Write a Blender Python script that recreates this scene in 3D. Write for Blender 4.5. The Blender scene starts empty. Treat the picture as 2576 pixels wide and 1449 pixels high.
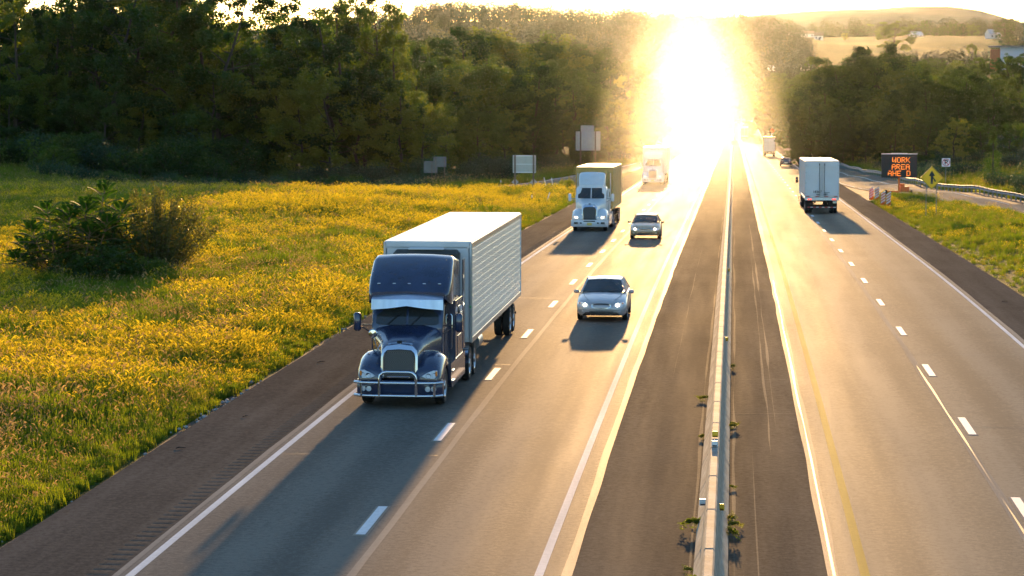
import bpy, math, random
import numpy as np
from mathutils import Vector, Matrix

S = bpy.context.scene
COL = S.collection
R = math.radians

# ---------------------------------------------------------------- camera
CAM_H = 9.0
cam_d = bpy.data.cameras.new('camera')
cam = bpy.data.objects.new('camera', cam_d); COL.objects.link(cam)
cam.location = (0, 0, CAM_H)
cam.rotation_euler = (R(90 - 5.154), 0, R(5.284))
cam_d.sensor_width = 36; cam_d.lens = 84.15
cam_d.clip_start = 0.5; cam_d.clip_end = 30000
S.camera = cam

# ---------------------------------------------------------------- sky and sun
SUN_DIR = Vector((-0.0191, 1.0164, 0.1074)).normalized()     # towards the sun
SUN_EL = math.asin(SUN_DIR.z)
world = bpy.data.worlds.new('World'); S.world = world
world.use_nodes = True
wn = world.node_tree
bg = wn.nodes['Background']
sky = wn.nodes.new('ShaderNodeTexSky')
sky.sky_type = 'NISHITA'; sky.sun_disc = False
sky.sun_elevation = SUN_EL
sky.sun_rotation = math.atan2(SUN_DIR.x, SUN_DIR.y)
sky.altitude = 150; sky.air_density = 1.0; sky.dust_density = 0.45; sky.ozone_density = 2.5
wn.links.new(sky.outputs[0], bg.inputs[0])
bg.inputs[1].default_value = 0.15

sun_d = bpy.data.lights.new('sun', 'SUN')
sun_d.energy = 3.7; sun_d.angle = R(0.6); sun_d.color = (1.0, 0.57, 0.22)
sun = bpy.data.objects.new('sun', sun_d); COL.objects.link(sun)
sun.location = (0, 0, 120)
sun.rotation_euler = (-SUN_DIR).to_track_quat('-Z', 'Y').to_euler()

S.view_settings.view_transform = 'Standard'
S.view_settings.look = 'None'
S.view_settings.gamma = 1.0
S.view_settings.exposure = 1.68
S.view_settings.use_curve_mapping = False
S.cycles.use_denoising = True
S.cycles.denoising_prefilter = 'FAST'
S.cycles.max_bounces = 4
S.cycles.diffuse_bounces = 2
S.cycles.glossy_bounces = 2
S.cycles.transmission_bounces = 2
S.cycles.volume_bounces = 0
S.cycles.transparent_max_bounces = 40
S.cycles.sample_clamp_indirect = 4.0

# ---------------------------------------------------------------- materials
MATS = {}
def pm(name, col, rough=0.6, metal=0.0, spec=0.5, var=0.0, scale=4.0, bump=0.0, bscale=None,
       coat=0.0, emit=None, estr=0.0, stretch=(1, 1, 1), col2=None, bdist=0.02):
    if name in MATS: return MATS[name]
    m = bpy.data.materials.new(name); m.use_nodes = True
    nt = m.node_tree; b = nt.nodes['Principled BSDF']
    c = (*col, 1)
    b.inputs['Base Color'].default_value = c
    b.inputs['Roughness'].default_value = rough
    b.inputs['Metallic'].default_value = metal
    b.inputs['Specular IOR Level'].default_value = spec
    b.inputs['Coat Weight'].default_value = coat
    b.inputs['Coat Roughness'].default_value = 0.05
    if emit:
        b.inputs['Emission Color'].default_value = (*emit, 1)
        b.inputs['Emission Strength'].default_value = estr
    if var or bump or col2:
        tc = nt.nodes.new('ShaderNodeTexCoord'); mp = nt.nodes.new('ShaderNodeMapping')
        mp.inputs['Scale'].default_value = stretch
        nt.links.new(tc.outputs['Object'], mp.inputs[0])
    if var or col2:
        n = nt.nodes.new('ShaderNodeTexNoise'); n.inputs['Scale'].default_value = scale
        n.inputs['Detail'].default_value = 6; n.inputs['Roughness'].default_value = 0.65
        nt.links.new(mp.outputs[0], n.inputs['Vector'])
        r = nt.nodes.new('ShaderNodeValToRGB')
        r.color_ramp.elements[0].position = 0.32; r.color_ramp.elements[1].position = 0.68
        r.color_ramp.elements[0].color = (*[max(0, x * (1 - var)) for x in col], 1)
        r.color_ramp.elements[1].color = (*(col2 or [min(1, x * (1 + var)) for x in col]), 1)
        nt.links.new(n.outputs['Fac'], r.inputs[0]); nt.links.new(r.outputs[0], b.inputs['Base Color'])
    if bump:
        n2 = nt.nodes.new('ShaderNodeTexNoise'); n2.inputs['Scale'].default_value = bscale or scale * 4
        n2.inputs['Detail'].default_value = 4
        nt.links.new(mp.outputs[0], n2.inputs['Vector'])
        bm_ = nt.nodes.new('ShaderNodeBump'); bm_.inputs['Strength'].default_value = bump
        bm_.inputs['Distance'].default_value = bdist
        nt.links.new(n2.outputs['Fac'], bm_.inputs['Height']); nt.links.new(bm_.outputs[0], b.inputs['Normal'])
    MATS[name] = m
    return m

def leaf_mat(name, c1, c2, trans=0.5, tcol=None, rough=0.5, spec=0.3):
    """diffuse + translucent leaf, tinted by object and by position"""
    m = bpy.data.materials.new(name); m.use_nodes = True
    nt = m.node_tree; b = nt.nodes['Principled BSDF']; out = nt.nodes['Material Output']
    oi = nt.nodes.new('ShaderNodeObjectInfo'); tc = nt.nodes.new('ShaderNodeNewGeometry')
    n = nt.nodes.new('ShaderNodeTexNoise'); n.inputs['Scale'].default_value = 0.6; n.inputs['Detail'].default_value = 5
    nt.links.new(tc.outputs['Position'], n.inputs['Vector'])
    ad = nt.nodes.new('ShaderNodeMath'); ad.operation = 'MULTIPLY_ADD'
    ad.inputs[1].default_value = 0.85; nt.links.new(oi.outputs['Random'], ad.inputs[0])
    sb = nt.nodes.new('ShaderNodeMath'); sb.operation = 'MULTIPLY_ADD'
    sb.inputs[1].default_value = 1.6; sb.inputs[2].default_value = -0.72
    nt.links.new(n.outputs['Fac'], sb.inputs[0]); nt.links.new(sb.outputs[0], ad.inputs[2])
    mx = nt.nodes.new('ShaderNodeMix'); mx.data_type = 'RGBA'
    mx.inputs['A'].default_value = (*c1, 1); mx.inputs['B'].default_value = (*c2, 1)
    cl = nt.nodes.new('ShaderNodeClamp'); nt.links.new(ad.outputs[0], cl.inputs[0])
    nt.links.new(cl.outputs[0], mx.inputs['Factor'])
    nt.links.new(mx.outputs['Result'], b.inputs['Base Color'])
    b.inputs['Roughness'].default_value = rough; b.inputs['Specular IOR Level'].default_value = spec
    t = nt.nodes.new('ShaderNodeBsdfTranslucent')
    if tcol:
        mt = nt.nodes.new('ShaderNodeMix'); mt.data_type = 'RGBA'; mt.blend_type = 'MULTIPLY'
        mt.inputs['Factor'].default_value = 1.0; mt.inputs['B'].default_value = (*tcol, 1)
        nt.links.new(mx.outputs['Result'], mt.inputs['A']); nt.links.new(mt.outputs['Result'], t.inputs[0])
    else:
        nt.links.new(mx.outputs['Result'], t.inputs[0])
    ms = nt.nodes.new('ShaderNodeMixShader'); ms.inputs[0].default_value = trans
    nt.links.new(b.outputs[0], ms.inputs[1]); nt.links.new(t.outputs[0], ms.inputs[2])
    nt.links.new(ms.outputs[0], out.inputs[0])
    MATS[name] = m
    return m

# ---------------------------------------------------------------- mesh helpers
class MB:
    """collects shapes; build() links them as one mesh object"""
    def __init__(s): s.v = []; s.f = []
    def add(s, vs, fs):
        o = len(s.v); s.v += [tuple(p) for p in vs]; s.f += [tuple(i + o for i in f) for f in fs]; return s
    def box(s, c, d, b=0.0, rot=None):
        hx, hy, hz = d[0] / 2, d[1] / 2, d[2] / 2
        if b <= 0:
            vs = [(x, y, z) for x in (-hx, hx) for y in (-hy, hy) for z in (-hz, hz)]
            fs = [(0, 1, 3, 2), (4, 6, 7, 5), (0, 4, 5, 1), (2, 3, 7, 6), (0, 2, 6, 4), (1, 5, 7, 3)]
        else:
            b = min(b, hx * .95, hy * .95, hz * .95); vs = []; ix = {}
            for i in (-1, 1):
                for j in (-1, 1):
                    for k in (-1, 1):
                        ix[i, j, k] = len(vs)
                        vs += [(i * hx, j * (hy - b), k * (hz - b)), (i * (hx - b), j * hy, k * (hz - b)), (i * (hx - b), j * (hy - b), k * hz)]
            fs = []
            q = ((-1, -1), (1, -1), (1, 1), (-1, 1))
            for g in (-1, 1):
                fs.append([ix[g, u, w] for u, w in q]); fs.append([ix[u, g, w] + 1 for u, w in q]); fs.append([ix[u, w, g] + 2 for u, w in q])
                for h in (-1, 1):
                    fs.append([ix[g, h, -1], ix[g, h, 1], ix[g, h, 1] + 1, ix[g, h, -1] + 1])
                    fs.append([ix[g, -1, h], ix[g, 1, h], ix[g, 1, h] + 2, ix[g, -1, h] + 2])
                    fs.append([ix[-1, g, h] + 1, ix[1, g, h] + 1, ix[1, g, h] + 2, ix[-1, g, h] + 2])
                    for k in (-1, 1): fs.append([ix[g, h, k], ix[g, h, k] + 1, ix[g, h, k] + 2])
        if rot is not None: vs = [rot @ Vector(p) for p in vs]
        return s.add([(p[0] + c[0], p[1] + c[1], p[2] + c[2]) for p in vs], fs)
    def loft(s, secs, ring=False, cap=True):
        n = len(secs[0]); vs = [p for q in secs for p in q]; fs = []
        m = n if ring else n - 1
        for i in range(len(secs) - 1):
            for j in range(m):
                k = (j + 1) % n
                fs.append((i * n + j, i * n + k, (i + 1) * n + k, (i + 1) * n + j))
        if cap:
            fs.append(tuple(range(n))); fs.append(tuple((len(secs) - 1) * n + j for j in range(n)))
        return s.add(vs, fs)
    def tube(s, pts, r, n=8, cap=True):
        pts = [Vector(p) for p in pts]; rs = r if isinstance(r, (list, tuple)) else [r] * len(pts)
        secs = []; up = None
        for i, p in enumerate(pts):
            t = (pts[min(i + 1, len(pts) - 1)] - pts[max(i - 1, 0)]).normalized()
            if up is None: up = Vector((0, 0, 1)) if abs(t.z) < .9 else Vector((1, 0, 0))
            a = t.cross(up).normalized(); b = a.cross(t).normalized(); up = b
            secs.append([p + a * (rs[i] * math.cos(2 * math.pi * k / n)) + b * (rs[i] * math.sin(2 * math.pi * k / n)) for k in range(n)])
        return s.loft(secs, ring=True, cap=cap)
    def prism(s, poly, a, b, ax=1):
        """2-D polygon extruded from a to b along axis ax (0 x, 1 y, 2 z)"""
        def P(p, t):
            return (t, p[0], p[1]) if ax == 0 else (p[0], t, p[1]) if ax == 1 else (p[0], p[1], t)
        return s.loft([[P(p, a) for p in poly], [P(p, b) for p in poly]], ring=True)
    def lathe(s, prof, c, ax=0, n=20, cap=False):
        """profile of (radius, offset) turned about an axis through c"""
        secs = []
        for r_, o in prof:
            q = []
            for k in range(n):
                a = 2 * math.pi * k / n; u, w = r_ * math.cos(a), r_ * math.sin(a)
                q.append((c[0] + o, c[1] + u, c[2] + w) if ax == 0 else (c[0] + u, c[1] + o, c[2] + w) if ax == 1 else (c[0] + u, c[1] + w, c[2] + o))
            secs.append(q)
        return s.loft(secs, ring=True, cap=cap)
    def build(s, name, mat, parent=None, smooth=35, fix=True):
        me = bpy.data.meshes.new(name); me.from_pydata(s.v, [], s.f)
        if fix:
            import bmesh
            bm = bmesh.new(); bm.from_mesh(me); bmesh.ops.recalc_face_normals(bm, faces=bm.faces); bm.to_mesh(me); bm.free()
        if smooth:
            me.polygons.foreach_set('use_smooth', [True] * len(me.polygons)); me.set_sharp_from_angle(angle=R(smooth))
        me.update(); return link(name, me, mat, parent)

def link(name, me, mat=None, parent=None):
    if mat is not None:
        me.materials.clear(); me.materials.append(mat if not isinstance(mat, str) else MATS[mat])
    o = bpy.data.objects.new(name, me); COL.objects.link(o)
    if parent is not None: o.parent = parent
    return o
def share(name, me, parent, loc=(0, 0, 0), rot=(0, 0, 0), scale=(1, 1, 1)):
    o = bpy.data.objects.new(name, me); COL.objects.link(o); o.parent = parent
    o.location = loc; o.rotation_euler = rot; o.scale = scale; return o
def np_mesh(name, v, f, mat=None):
    me = bpy.data.meshes.new(name); me.from_pydata(np.asarray(v).tolist(), [], np.asarray(f).tolist()); me.update()
    if mat is not None: me.materials.append(mat if not isinstance(mat, str) else MATS[mat])
    return me
def empty(name, loc=(0, 0, 0), rot=(0, 0, 0), label=None, cat=None, group=None):
    o = bpy.data.objects.new(name, None); COL.objects.link(o); o.empty_display_size = .3
    o.location = loc; o.rotation_euler = rot
    if label: tag(o, label, cat, group)
    return o
def tag(o, label, cat, group=None, kind=None):
    if label: o['label'] = label
    if cat: o['category'] = cat
    if group: o['group'] = group
    if kind: o['kind'] = kind
    return o
def struct(o): o['kind'] = 'structure'; return o
def sst(t): t = np.clip(t, 0, 1); return t * t * (3 - 2 * t)

# ---------------------------------------------------------------- lie of the land
_YS = np.arange(-200, 9001, 5.0)
_SL = np.interp(_YS, [-200, 40, 130, 720, 860, 1280, 1380, 1700, 1800], [0, 0, -.0195, -.0195, -.002, -.002, -.04, -.04, 0])
_RZ = np.concatenate([[0], np.cumsum((_SL[1:] + _SL[:-1]) * 2.5)])
def rz(y): return np.interp(y, _YS, _RZ)
def rslope(y): return float(np.interp(y, _YS, _SL))
def guard_x(y): return np.interp(y, [60, 120, 210, 262, 310, 365, 420, 500, 700], [42, 35, 25.4, 19.9, 17.4, 15.9, 14.9, 14.2, 14.0])
def ramp_left_x(y): return np.interp(y, [200, 226, 245, 286, 340, 385, 440], [-44, -31.5, -25.2, -20.2, -16.8, -14.6, -12.8])
def hash2(ix, iy): 
    h = np.sin(ix * 127.1 + iy * 311.7) * 43758.5453; return h - np.floor(h)
def vnoise(x, y):
    x = np.asarray(x, float); y = np.asarray(y, float)
    ix, iy = np.floor(x), np.floor(y); fx, fy = sst(x - ix), sst(y - iy)
    a = hash2(ix, iy); b = hash2(ix + 1, iy); c = hash2(ix, iy + 1); d = hash2(ix + 1, iy + 1)
    return (a * (1 - fx) + b * fx) * (1 - fy) + (c * (1 - fx) + d * fx) * fy
def ground_z(x, y):
    x = np.asarray(x, float); y = np.asarray(y, float)
    r = rz(y)
    # left of the road
    xl = -13.8 - x
    near_ramp = np.exp(-((x - ramp_left_x(y)) / 7.0) ** 2) * sst((y - 200) / 30) * sst((470 - y) / 60)
    hump = 1.15 * np.exp(-((y - 178) / 42) ** 2) * sst((xl - 1) / 14)
    left = r - 0.14 + hump * (1 - near_ramp) + (vnoise(x / 9, y / 9) - .5) * .5 * sst(xl / 6) * (1 - near_ramp) \
        - 1.0 * sst((y - 215) / 60) * sst((xl - 14) / 20) * sst((600 - y) / 200) + 3.2 * sst((-x - 52) / 45) * sst((y - 170) / 110)
    left = np.where(y > 420, left + 6 * sst((xl - 10) / 70) * sst((y - 420) / 300), left)
    # right of the road
    xr = x - 12.2; xg = x - guard_x(y)
    rise = np.interp(y, [0, 250, 300, 500, 700, 900, 1200, 1300], [1, 2.5, 4.5, 11, 19, 13, 14, 16])
    w = np.interp(y, [0, 500, 700, 1300], [26, 45, 52, 70])
    bank = np.interp(y, [560, 700, 900, 1300], [0, .32, .9, 1.0])
    right = r - 0.14 + .3 * sst(xr / 8) + rise * sst((xg - 1.5) / w) + bank * np.minimum(np.maximum(xr - 3, 0) * .3, 7) \
        + (vnoise(x / 8 + 40, y / 8) - .5) * .35 * sst(xr / 5)
    z = np.where(x < -13.8, left, np.where(x > 12.2, right, r - 0.3))
    # far country
    fl = np.interp(y, [900, 1300, 1360, 1450, 1560, 1900, 2400, 9000], [-10, -12, -6, 16, 35, 40, 34, 24]) + 6 * sst((-x - 60) / 90) - 18 * sst((-x - 190) / 120)
    fr = np.interp(y, [700, 1000, 1300, 1600, 2000, 2400, 2900, 3500, 9000], [0, 0, 10, 23, 37, 43, 47, 40, 30])
    bl = sst((x + 5 - (y - 1300) * .02) / 75)
    far = fl * (1 - bl) + fr * bl + (vnoise(x / 90, y / 130) - .5) * 7 * sst((y - 1300) / 500)
    t = sst((y - 1180) / 200)
    out = z * (1 - t) + far * t
    return out
def gz(x, y): return float(ground_z(x, y))
# ---------------------------------------------------------------- ground sheet
def asphalt(name, c1, c2, rough, grain=1.9, streak=0.6, gloss=0.10, track=None):
    m = bpy.data.materials.new(name); m.use_nodes = True; nt = m.node_tree; b = nt.nodes['Principled BSDF']
    ge = nt.nodes.new('ShaderNodeNewGeometry')
    mp = nt.nodes.new('ShaderNodeMapping'); mp.inputs['Scale'].default_value = (1, .035, 1)
    nt.links.new(ge.outputs['Position'], mp.inputs[0])
    n1 = nt.nodes.new('ShaderNodeTexNoise'); n1.inputs['Scale'].default_value = 1.1; n1.inputs['Detail'].default_value = 7; n1.inputs['Roughness'].default_value = .62
    nt.links.new(mp.outputs[0], n1.inputs['Vector'])
    n2 = nt.nodes.new('ShaderNodeTexNoise'); n2.inputs['Scale'].default_value = 7; n2.inputs['Detail'].default_value = 5; n2.inputs['Roughness'].default_value = .9
    nt.links.new(ge.outputs['Position'], n2.inputs['Vector'])
    n3 = nt.nodes.new('ShaderNodeTexNoise'); n3.inputs['Scale'].default_value = .22; n3.inputs['Detail'].default_value = 4
    nt.links.new(ge.outputs['Position'], n3.inputs['Vector'])
    def ma(a, k, c):
        q = nt.nodes.new('ShaderNodeMath'); q.operation = 'MULTIPLY_ADD'; nt.links.new(a, q.inputs[0]); q.inputs[1].default_value = k
        if isinstance(c, float): q.inputs[2].default_value = c
        else: nt.links.new(c, q.inputs[2])
        return q.outputs[0]
    f = ma(n3.outputs['Fac'], .9, ma(n2.outputs['Fac'], grain * 2.4, ma(n1.outputs['Fac'], streak * 2.0, .5 - .45 - grain * 1.2 - streak)))
    if track is not None:
        # darker wheel paths along the lanes
        sx = nt.nodes.new('ShaderNodeSeparateXYZ'); nt.links.new(ge.outputs['Position'], sx.inputs[0])
        c_ = nt.nodes.new('ShaderNodeMath'); c_.operation = 'COSINE'; nt.links.new(ma(sx.outputs['X'], 2 * math.pi / 1.83, -2 * math.pi * track / 1.83), c_.inputs[0])
        f = ma(c_.outputs[0], -.34, f)
    mx = nt.nodes.new('ShaderNodeMix'); mx.data_type = 'RGBA'; mx.clamp_factor = True
    mx.inputs['A'].default_value = (*c1, 1); mx.inputs['B'].default_value = (*c2, 1)
    nt.links.new(f, mx.inputs['Factor']); nt.links.new(mx.outputs['Result'], b.inputs['Base Color'])
    rr = ma(n1.outputs['Fac'], -.22, rough + .11)
    nt.links.new(rr, b.inputs['Roughness']); b.inputs['Specular IOR Level'].default_value = .4
    bu = nt.nodes.new('ShaderNodeBump'); bu.inputs['Strength'].default_value = .35; bu.inputs['Distance'].default_value = .012
    nt.links.new(n2.outputs['Fac'], bu.inputs['Height']); nt.links.new(bu.outputs[0], b.inputs['Normal'])
    # coarse stone texture: only part of the surface is smooth enough to mirror the low sun
    df = nt.nodes.new('ShaderNodeBsdfDiffuse'); nt.links.new(mx.outputs['Result'], df.inputs[0]); nt.links.new(bu.outputs[0], df.inputs['Normal'])
    ms = nt.nodes.new('ShaderNodeMixShader'); ms.inputs[0].default_value = gloss
    nt.links.new(df.outputs[0], ms.inputs[1]); nt.links.new(b.outputs[0], ms.inputs[2])
    nt.links.new(ms.outputs[0], nt.nodes['Material Output'].inputs[0])
    MATS[name] = m; return m
asphalt('asphalt', (.098, .090, .079), (.170, .153, .130), .56, gloss=.11, track=-9.9)
asphalt('asphalt_light', (.125, .110, .086), (.215, .188, .146), .58, gloss=.15, track=3.3)
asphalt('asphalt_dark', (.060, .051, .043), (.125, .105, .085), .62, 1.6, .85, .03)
asphalt('seal', (.16, .14, .12), (.30, .265, .22), .50, .5, .8, .11)
asphalt('white_paint', (.42, .42, .41), (.80, .79, .77), .55, .5, .6)
asphalt('yellow_paint', (.34, .22, .04), (.60, .40, .08), .55, .5, .6)
asphalt('dust', (.13, .11, .085), (.22, .185, .14), .62, 1.6, 1.2, .05)
pm('tape', (.55, .56, .58), .7, var=.12, scale=9)
pm('dirt', (.12, .095, .068), .95, var=.45, scale=1.4, bump=.6, bscale=9, spec=.2)
pm('crack', (.02, .019, .018), .6)

def ground_material():
    m = bpy.data.materials.new('grassland'); m.use_nodes = True; nt = m.node_tree; b = nt.nodes['Principled BSDF']
    ge = nt.nodes.new('ShaderNodeNewGeometry')
    mp = nt.nodes.new('ShaderNodeMapping'); mp.inputs['Scale'].default_value = (.012, .004, .01)
    nt.links.new(ge.outputs['Position'], mp.inputs[0])
    n1 = nt.nodes.new('ShaderNodeTexNoise'); n1.inputs['Scale'].default_value = 1.0; n1.inputs['Detail'].default_value = 5
    nt.links.new(mp.outputs[0], n1.inputs['Vector'])
    n2 = nt.nodes.new('ShaderNodeTexNoise'); n2.inputs['Scale'].default_value = .6; n2.inputs['Detail'].default_value = 8; n2.inputs['Roughness'].default_value = .75
    nt.links.new(ge.outputs['Position'], n2.inputs['Vector'])
    r1 = nt.nodes.new('ShaderNodeValToRGB'); e = r1.color_ramp.elements
    e[0].position = .35; e[0].color = (.045, .070, .018, 1); e[1].position = .62; e[1].color = (.14, .13, .035, 1)
    nt.links.new(n1.outputs['Fac'], r1.inputs[0])
    r2 = nt.nodes.new('ShaderNodeValToRGB'); e = r2.color_ramp.elements
    e[0].position = .3; e[0].color = (.55, .55, .55, 1); e[1].position = .7; e[1].color = (1.3, 1.3, 1.2, 1)
    nt.links.new(n2.outputs['Fac'], r2.inputs[0])
    mx = nt.nodes.new('ShaderNodeMix'); mx.data_type = 'RGBA'; mx.blend_type = 'MULTIPLY'; mx.inputs['Factor'].default_value = 1
    nt.links.new(r1.outputs[0], mx.inputs['A']); nt.links.new(r2.outputs[0], mx.inputs['B'])
    nt.links.new(mx.outputs['Result'], b.inputs['Base Color'])
    b.inputs['Roughness'].default_value = 1; b.inputs['Specular IOR Level'].default_value = .1
    bu = nt.nodes.new('ShaderNodeBump'); bu.inputs['Strength'].default_value = 1; bu.inputs['Distance'].default_value = .25
    nt.links.new(n2.outputs['Fac'], bu.inputs['Height']); nt.links.new(bu.outputs[0], b.inputs['Normal'])
    MATS['grassland'] = m
ground_material()

def grid_sheet(name, xs, ys, zf, mat):
    gx, gy = np.meshgrid(xs, ys); z = zf(gx, gy)
    v = np.stack([gx, gy, z], -1).reshape(-1, 3); nx, ny = len(xs), len(ys)
    i = (np.arange(ny - 1)[:, None] * nx + np.arange(nx - 1)[None]).reshape(-1)
    f = np.stack([i, i + 1, i + nx + 1, i + nx], 1)
    me = np_mesh(name, v, f, mat); me.polygons.foreach_set('use_smooth', [True] * len(me.polygons)); me.update()
    return link(name, me)
gxs = np.concatenate([[-3600, -2600, -1800, -1200, -900, -700, -550, -450, -380, -320, -270, -230, -200, -170, -150, -130, -115],
                      np.arange(-105, -14.5, 2.5), [-13.9, -13.7, 0, 12.1, 12.3], np.arange(14, 80, 2.5),
                      [85, 92, 100, 110, 122, 136, 150, 170, 195, 225, 260, 300, 350, 420, 500, 620, 800, 1100, 1500, 2000, 2700, 3600]])
gys = np.concatenate([[-190, -120, -60, -20], np.arange(10, 260, 3.), np.arange(260, 700, 8.), np.arange(700, 2000, 18.), np.arange(2000, 3600, 60.), np.arange(3600, 7000, 250.)])
struct(grid_sheet('ground', gxs, gys, ground_z, 'grassland'))

# ---------------------------------------------------------------- carriageways, shoulders, markings
RY = np.concatenate([np.arange(10, 200, 2.), np.arange(200, 720, 8.), np.arange(720, 1480, 20.)])
def strip(name, x0, x1, dz, mat, y0=10, y1=1460, wob=0.0, seed=0, parent=None, nx=1, zf=None, step=None):
    ys = RY[(RY > y0) & (RY < y1)]
    if step: ys = np.arange(y0, y1, step)
    ys = np.concatenate([[y0], ys[(ys > y0)], [y1]])
    a = x0(ys) if callable(x0) else np.full_like(ys, x0); b = x1(ys) if callable(x1) else np.full_like(ys, x1)
    if wob:
        a = a + (vnoise(ys / 5.1 + seed, ys * 0 + seed) - .5) * wob * .7
        b = b + (vnoise(ys / 4.3 + seed + 50, ys * 0 + seed) - .5) * wob * .7
    t = np.linspace(0, 1, nx + 1)
    gx = a[:, None] * (1 - t) + b[:, None] * t; gy = np.repeat(ys[:, None], nx + 1, 1)
    z = (rz(gy) if zf is None else zf(gx, gy)) + dz
    v = np.stack([gx, gy, z], -1).reshape(-1, 3); n = nx + 1
    i = (np.arange(len(ys) - 1)[:, None] * n + np.arange(nx)[None]).reshape(-1)
    f = np.stack([i, i + 1, i + n + 1, i + n], 1)
    return link(name, np_mesh(name, v, f, mat), None, parent)
road_l = struct(strip('road', -11.02, -3.0, 0, 'asphalt'))
road_r = struct(strip('road', 1.83, 9.95, 0, 'asphalt_light'))
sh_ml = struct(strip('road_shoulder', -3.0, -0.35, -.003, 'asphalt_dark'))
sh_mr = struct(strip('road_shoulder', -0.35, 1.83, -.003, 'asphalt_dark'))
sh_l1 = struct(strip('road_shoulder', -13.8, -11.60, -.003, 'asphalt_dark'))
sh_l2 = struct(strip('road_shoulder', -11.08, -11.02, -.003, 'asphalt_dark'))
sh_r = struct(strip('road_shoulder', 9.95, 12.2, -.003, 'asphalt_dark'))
# milled rumble strip: real grooves, cut into the left shoulder
def rumble():
    ys = np.arange(24, 190, .05); g = -.009 * np.clip(np.sin(ys * 2 * math.pi / .45), 0, 1)
    v = []; 
    for x, k in ((-11.60, 0), (-11.56, 0), (-11.52, 1), (-11.16, 1), (-11.12, 0), (-11.08, 0)):
        v.append(np.stack([np.full_like(ys, x), ys, rz(ys) - .003 + g * k], -1))
    v = np.stack(v, 1).reshape(-1, 3); n = 6
    i = (np.arange(len(ys) - 1)[:, None] * n + np.arange(5)[None]).reshape(-1)
    return link('rumble_strip', np_mesh('rumble_strip', v, np.stack([i, i + 1, i + n + 1, i + n], 1), 'asphalt_dark'), None, sh_l1)
rumble()
strip('rumble_strip', -11.60, -11.08, -.003, 'asphalt_dark', y0=189.95, parent=sh_l1)
strip('rumble_strip', -11.60, -11.08, -.003, 'asphalt_dark', y0=10, y1=24.0, parent=sh_l1)
FL = dict(step=.5, y1=420)
strip('edge_line', -10.80, -10.64, .005, 'white_paint', parent=road_l)
strip('joint_seal', -11.06, -10.93, .004, 'seal', wob=.06, seed=1, parent=road_l, **FL)
strip('joint_seal', -6.84, -6.68, .004, 'seal', wob=.05, seed=2, parent=road_l, **FL)
strip('edge_line', -3.50, -3.34, .005, 'white_paint', parent=road_l)
strip('joint_seal', -3.02, -2.84, .005, 'seal', wob=.07, seed=3, parent=road_l, **FL)
strip('joint_seal', -3.02, -2.84, .005, 'seal', y0=420, parent=road_l)
strip('joint_seal', 1.72, 1.96, .005, 'seal', wob=.08, seed=6, parent=road_r, **FL)
strip('joint_seal', 1.72, 1.94, .005, 'seal', y0=420, parent=road_r)
strip('joint_crack', 1.83, 1.865, .008, 'crack', wob=.07, seed=16, parent=road_r, step=.25, y1=110)
strip('edge_line', 2.33, 2.50, .005, 'yellow_paint', parent=road_r)
strip('joint_seal', 5.64, 5.82, .004, 'seal', wob=.08, seed=7, parent=road_r, **FL)
strip('joint_crack', 5.73, 5.755, .007, 'crack', wob=.08, seed=26, parent=road_r, step=.25, y1=75)
strip('edge_line', 9.68, 9.82, .005, 'white_paint', parent=road_r)
strip('joint_seal', 9.90, 10.02, .004, 'seal', wob=.07, seed=12, parent=road_r, **FL)
def crack_line(x0, x1, y, w, mat, parent, seed, name='joint_seal'):
    xs = np.linspace(x0, x1, 24); c = y + (vnoise(xs * 1.3 + seed, xs * 0 + seed) - .5) * .25
    ww = w * (.6 + .8 * vnoise(xs * 4 + seed, xs * 0))
    v = [(x, yy + k * q / 2, rz(yy) + .004) for x, yy, q in zip(xs, c, ww) for k in (-1, 1)]
    f = [(2 * i, 2 * i + 2, 2 * i + 3, 2 * i + 1) for i in range(23)]
    return link(name, np_mesh(name, v, f, mat), None, parent)
for k, y in enumerate((61.6, 78.4, 91.6, 113.6, 132, 151)): crack_line(5.84, 9.68, y, .05, 'seal', road_r, k * 7.)
for k, y in enumerate((55.5, 74, 99)): crack_line(-10.6, -6.9, y, .035, 'crack', road_l, k * 5.)
for k, (xa, xb, y) in enumerate(((-.02, 1.7, 63.5), (.3, 1.6, 71), (-2.7, -.7, 88), (-.02, 1.7, 104))): crack_line(xa, xb, y, .05, 'dust', sh_mr, k * 3. + 1)
# dust and scuffs on the median shoulders
def streak(xc, y0, y1, w, seed, parent, mat='dust'):
    ys = np.arange(y0, y1, .4); ww = w * .42 * np.clip(vnoise(ys / 5 + seed, ys * 0 + 3.) * 1.6 - .3, .12, 1.1) * sst((ys - y0) / 6) * sst((y1 - ys) / 6)
    c = xc + (vnoise(ys / 6 + seed, ys * 0 + seed) - .5) * .06
    v = np.stack([np.stack([c - ww, ys, rz(ys) + .003], -1), np.stack([c + ww, ys, rz(ys) + .003], -1)], 1).reshape(-1, 3)
    i = np.arange(len(ys) - 1) * 2
    o = link('dust_streak', np_mesh('dust_streak', v, np.stack([i, i + 1, i + 3, i + 2], 1), mat), None, parent); return o
for k, (x, a, b, w) in enumerate(((.52, 38, 58, .06), (.95, 56, 130, .08), (1.14, 60, 170, .10), (.07, 34, 190, .09), (-.75, 34, 190, .10), (-1.75, 70, 150, .03))):
    streak(x, a, b, w, k * 11.3, sh_mr if x > -.3 else sh_ml)
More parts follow.
